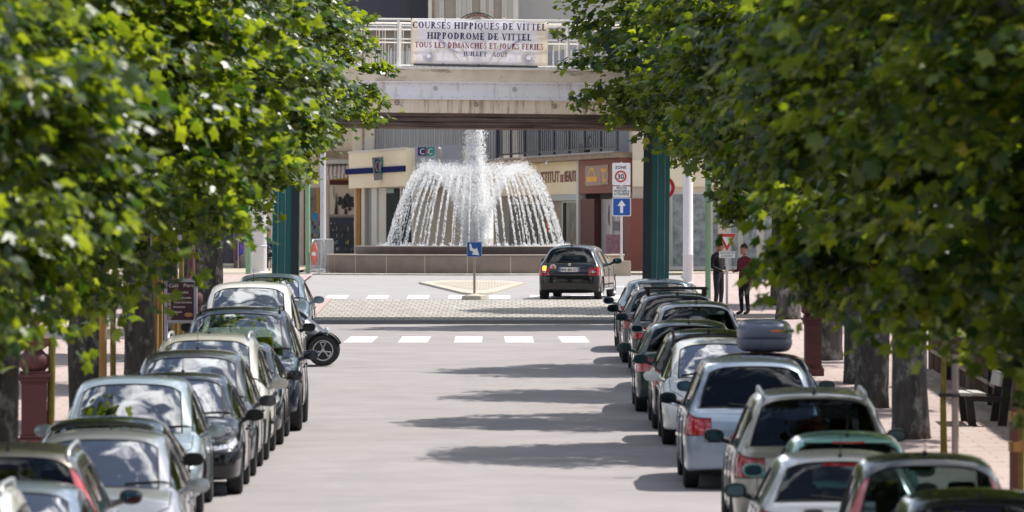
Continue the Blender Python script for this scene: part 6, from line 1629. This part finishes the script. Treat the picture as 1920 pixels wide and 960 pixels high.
# ------------------------------------------------------------------ people
SKIN = mat('skin', (.42, .23, .16), .55, var=.06, vscale=12); HAIR = mat('hair', (.02, .015, .012), .7, var=.3, vscale=40, bump=.4, bscale=60)
def cloth(n_, c): return mat(n_, c, .9, var=.18, vscale=9, bump=.35, bscale=14)
CL = {'jacket': cloth('jacket_black', (.014, .014, .017)), 'jeans': cloth('jeans_dark', (.02, .024, .035)), 'maroon': cloth('top_maroon', (.16, .02, .045)), 'trousers': cloth('trousers_black', (.012, .012, .016)), 'navy': cloth('shirt_navy', (.02, .04, .075)), 'shoe': mat('shoe_dark', (.02, .018, .016), .6)}
def person(label, loc, rz, J, top, leg, hairy=True, yaw_head=0.0, tilt=0.0, group=None):
    """J: joint -> (x, y, z, radius); faces -Y. One skinned body, coloured by the nearest bone"""
    bones = [('pelvis', 'waist', 'top'), ('waist', 'chest', 'top'), ('chest', 'neck', 'top'), ('neck', 'headb', 'skin'), ('chest', 'shL', 'top'), ('shL', 'elL', 'top'), ('elL', 'wrL', 'top'), ('wrL', 'haL', 'skin'),
             ('chest', 'shR', 'top'), ('shR', 'elR', 'top'), ('elR', 'wrR', 'top'), ('wrR', 'haR', 'skin'), ('pelvis', 'hiL', 'leg'), ('hiL', 'knL', 'leg'), ('knL', 'anL', 'leg'), ('anL', 'toL', 'shoe'),
             ('pelvis', 'hiR', 'leg'), ('hiR', 'knR', 'leg'), ('knR', 'anR', 'leg'), ('anR', 'toR', 'shoe')]
    names = ['pelvis'] + [b_[1] for b_ in bones]; ix = {n_: i for i, n_ in enumerate(names)}
    me = bpy.data.meshes.new('body'); me.from_pydata([J[n_][:3] for n_ in names], [(ix[a], ix[c]) for a, c, _ in bones], [])
    o = link('body', me); mk_ = o.modifiers.new('skin', 'SKIN'); mk_.use_smooth_shade = True
    for n_, i in ix.items():
        r_ = J[n_][3]; r2 = J[n_][4] if len(J[n_]) > 4 else r_; me.skin_vertices[0].data[i].radius = (r_, r2)
    me.skin_vertices[0].data[0].use_root = True
    s_ = o.modifiers.new('s', 'SUBSURF'); s_.levels = 2; s_.render_levels = 2; bpy.context.view_layer.update(); bk_ = baked(o); bpy.data.objects.remove(o)
    bm = bmesh.new(); bm.from_mesh(bk_)
    mats_ = {'top': 0, 'leg': 1, 'skin': 2, 'shoe': 3}
    segs = [(Vector(J[a][:3]), Vector(J[c][:3]), mats_[k]) for a, c, k in bones]
    for f in bm.faces:
        c = f.calc_center_median(); best = 9
        for a, d, k in segs:
            ab = d-a; t = max(0, min(1, (c-a).dot(ab)/ab.length_squared)); q = (c-a-ab*t).length
            if q < best: best = q; f.material_index = k
        f.smooth = True
    def addball(ctr, rad, scl, mi, rot=None, seg=16):
        b0 = bmesh.new(); bmesh.ops.create_uvsphere(b0, u_segments=seg, v_segments=seg*3//4, radius=rad)
        for v in b0.verts:
            p = Vector((v.co.x*scl[0], v.co.y*scl[1], v.co.z*scl[2])); v.co = ctr + (rot @ p if rot else p)
        tmp = bpy.data.meshes.new('t'); b0.to_mesh(tmp); b0.free(); n0 = len(bm.faces); bm.from_mesh(tmp); bm.faces.ensure_lookup_table()
        for f in bm.faces[n0:]: f.material_index = mi; f.smooth = True
        bpy.data.meshes.remove(tmp)
    hb = Vector(J['headb'][:3]); HR = Euler((tilt, 0, yaw_head)).to_matrix(); hc = hb + HR @ Vector((0, -.015, .10))
    addball(hc, .115, (.68, .84, 1.06), 2, HR); addball(hc+HR @ Vector((0, -.045, -.06)), .07, (.78, .75, .9), 2, HR)       # skull, jaw
    addball(hc+HR @ Vector((0, -.105, -.018)), .02, (.7, .9, 1.3), 2, HR, 10)                                             # nose
    for s in (-1, 1):
        addball(hc+HR @ Vector((s*.08, .012, -.012)), .03, (.3, .7, 1.1), 2, HR, 10); addball(hc+HR @ Vector((s*.031, -.085, .012)), .012, (1.1, .5, .6), 4, HR, 8); addball(hc+HR @ Vector((s*.031, -.088, .034)), .012, (1.6, .5, .35), 4, HR, 8)
    addball(hc+HR @ Vector((0, -.092, -.062)), .016, (1.5, .4, .35), 5, HR, 8)                                            # mouth
    for sd_ in ('L', 'R'):                                                                                               # five fingers on each hand
        h0, w0 = Vector(J['ha'+sd_][:3]), Vector(J['wr'+sd_][:3]); d_ = (h0-w0).normalized(); side = d_.cross(Vector((0, -1, .2)));
        if side.length < .1: side = d_.cross(Vector((0, 0, 1)))
        side.normalize(); dn = d_.cross(side).normalized()
        for k, (o_, ln) in enumerate(((-.030, .062), (-.010, .074), (.011, .070), (.030, .055), (.045, .048))):
            mbb = MB(); st_ = h0 + side*o_ - (d_*.045 if k == 4 else d_*.01); dd = (d_ + side*(.9 if k == 4 else o_*2)).normalized()
            mbb.tube([st_, st_+dd*ln*.5+dn*.004, st_+(dd*ln*.9+dn*ln*.35)], [.0095, .0088, .0065], 7)
            tmp = mbb.mesh('t', SKIN); n0 = len(bm.faces); bm.from_mesh(tmp); bm.faces.ensure_lookup_table()
            for f in bm.faces[n0:]: f.material_index = 2; f.smooth = True
            bpy.data.meshes.remove(tmp)
    e = empty('person', loc, rz, label, 'person', group)
    out = bpy.data.meshes.new('body'); bm.to_mesh(out); bm.free()
    for m in (CL[top], CL[leg], SKIN, CL['shoe'], HAIR, MT['lamp_pink']): out.materials.append(m)
    link('body', out, e)
    if hairy:
        b0 = bmesh.new(); bmesh.ops.create_uvsphere(b0, u_segments=18, v_segments=14, radius=.122)
        for v in list(b0.verts):
            if v.co.z < -.02 - .5*v.co.y*.6 and v.co.y < .06 or v.co.z < -.075: b0.verts.remove(v)
        for v in b0.verts: v.co = hc + HR @ Vector((v.co.x*.70, v.co.y*.86+.008, v.co.z*1.07+.008))
        b = MB(); b.bm(b0); b0.free(); b.build('hair', HAIR, e, smooth=True)
    return e
def standing(k=1.0, arms='front'):
    J = {'pelvis': (0, 0, .97, .15, .11), 'waist': (0, .0, 1.10, .145, .105), 'chest': (0, .0, 1.33, .165, .115), 'neck': (0, .015, 1.50, .065), 'headb': (0, .0, 1.57, .055),
         'hiL': (.10, 0, .90, .095), 'knL': (.11, -.02, .50, .066), 'anL': (.12, .02, .10, .046), 'toL': (.14, -.15, .045, .04), 'hiR': (-.10, 0, .90, .095), 'knR': (-.11, -.02, .50, .066), 'anR': (-.12, .02, .10, .046), 'toR': (-.14, -.15, .045, .04),
         'shL': (.20, .01, 1.42, .07), 'elL': (.27, .04, 1.14, .052), 'shR': (-.20, .01, 1.42, .07), 'elR': (-.27, .04, 1.14, .052)}
    if arms == 'front': J.update({'wrL': (.12, -.20, 1.05, .034), 'haL': (.05, -.24, 1.06, .03), 'wrR': (-.12, -.20, 1.02, .034), 'haR': (-.05, -.24, 1.03, .03)})
    else: J.update({'wrL': (.29, -.03, .88, .034), 'haL': (.29, -.05, .79, .03), 'wrR': (-.22, -.20, 1.12, .034), 'haR': (-.16, -.26, 1.16, .03)})
    return {n_: tuple(v*k for v in q) for n_, q in J.items()}
Y = 164.0; person('man in a black jacket standing on the right pavement, head bowed, hands together', (gx(1347, Y), Y, g(Y)+.135), R(55), standing(.94), 'jacket', 'jeans', tilt=R(14), yaw_head=R(10), group=None)
Y = 161.0; person('person in a maroon top and black trousers standing right of the man in black', (gx(1396, Y), Y, g(Y)+.135), R(-50), standing(.92, 'side'), 'maroon', 'trousers')
# seated guest of the corner cafe
Y = 221.0; zf = .10
seat_ = {'pelvis': (0, .05, .50, .15, .12), 'waist': (0, .04, .66, .15, .11), 'chest': (0, .0, .88, .165, .12), 'neck': (0, -.01, 1.05, .062), 'headb': (0, -.03, 1.12, .055), 'hiL': (.10, .0, .50, .09), 'knL': (.12, -.42, .50, .068), 'anL': (.13, -.42, .10, .048), 'toL': (.13, -.58, .045, .04),
         'hiR': (-.10, .0, .50, .09), 'knR': (-.12, -.42, .50, .068), 'anR': (-.13, -.42, .10, .048), 'toR': (-.13, -.58, .045, .04), 'shL': (.20, .0, .97, .07), 'elL': (.26, -.08, .72, .052), 'wrL': (.14, -.30, .66, .034), 'haL': (.08, -.36, .64, .03), 'shR': (-.20, .0, .97, .07), 'elR': (-.26, -.08, .72, .052), 'wrR': (-.14, -.30, .66, .034), 'haR': (-.08, -.36, .64, .03)}
person('person in a dark blue top sitting outside the corner cafe behind the white column', (gx(500, Y), Y, zf), R(70), seat_, 'navy', 'trousers')
ch = empty('cafe_chair', (gx(500, Y), Y, zf), R(70), 'dark cafe chair under the seated person behind the white column', 'chair')
b = MB(); b.rbox((0, .0, .37), (.42, .42, .035), bev=.01); b.build('seat', MT['wood_dark'], ch); b = MB(); b.rbox((0, .23, .72), (.40, .03, .30), (R(-6), 0, 0), .01); b.build('backrest', MT['wood_dark'], ch)
for x, y in ((-.18, -.18), (.18, -.18), (-.18, .2), (.18, .2)):
    b = MB(); b.tube([(x, y, 0), (x, y, .36 if y < 0 else .85)], .016, 8); b.build('leg', MT['galv'], ch)
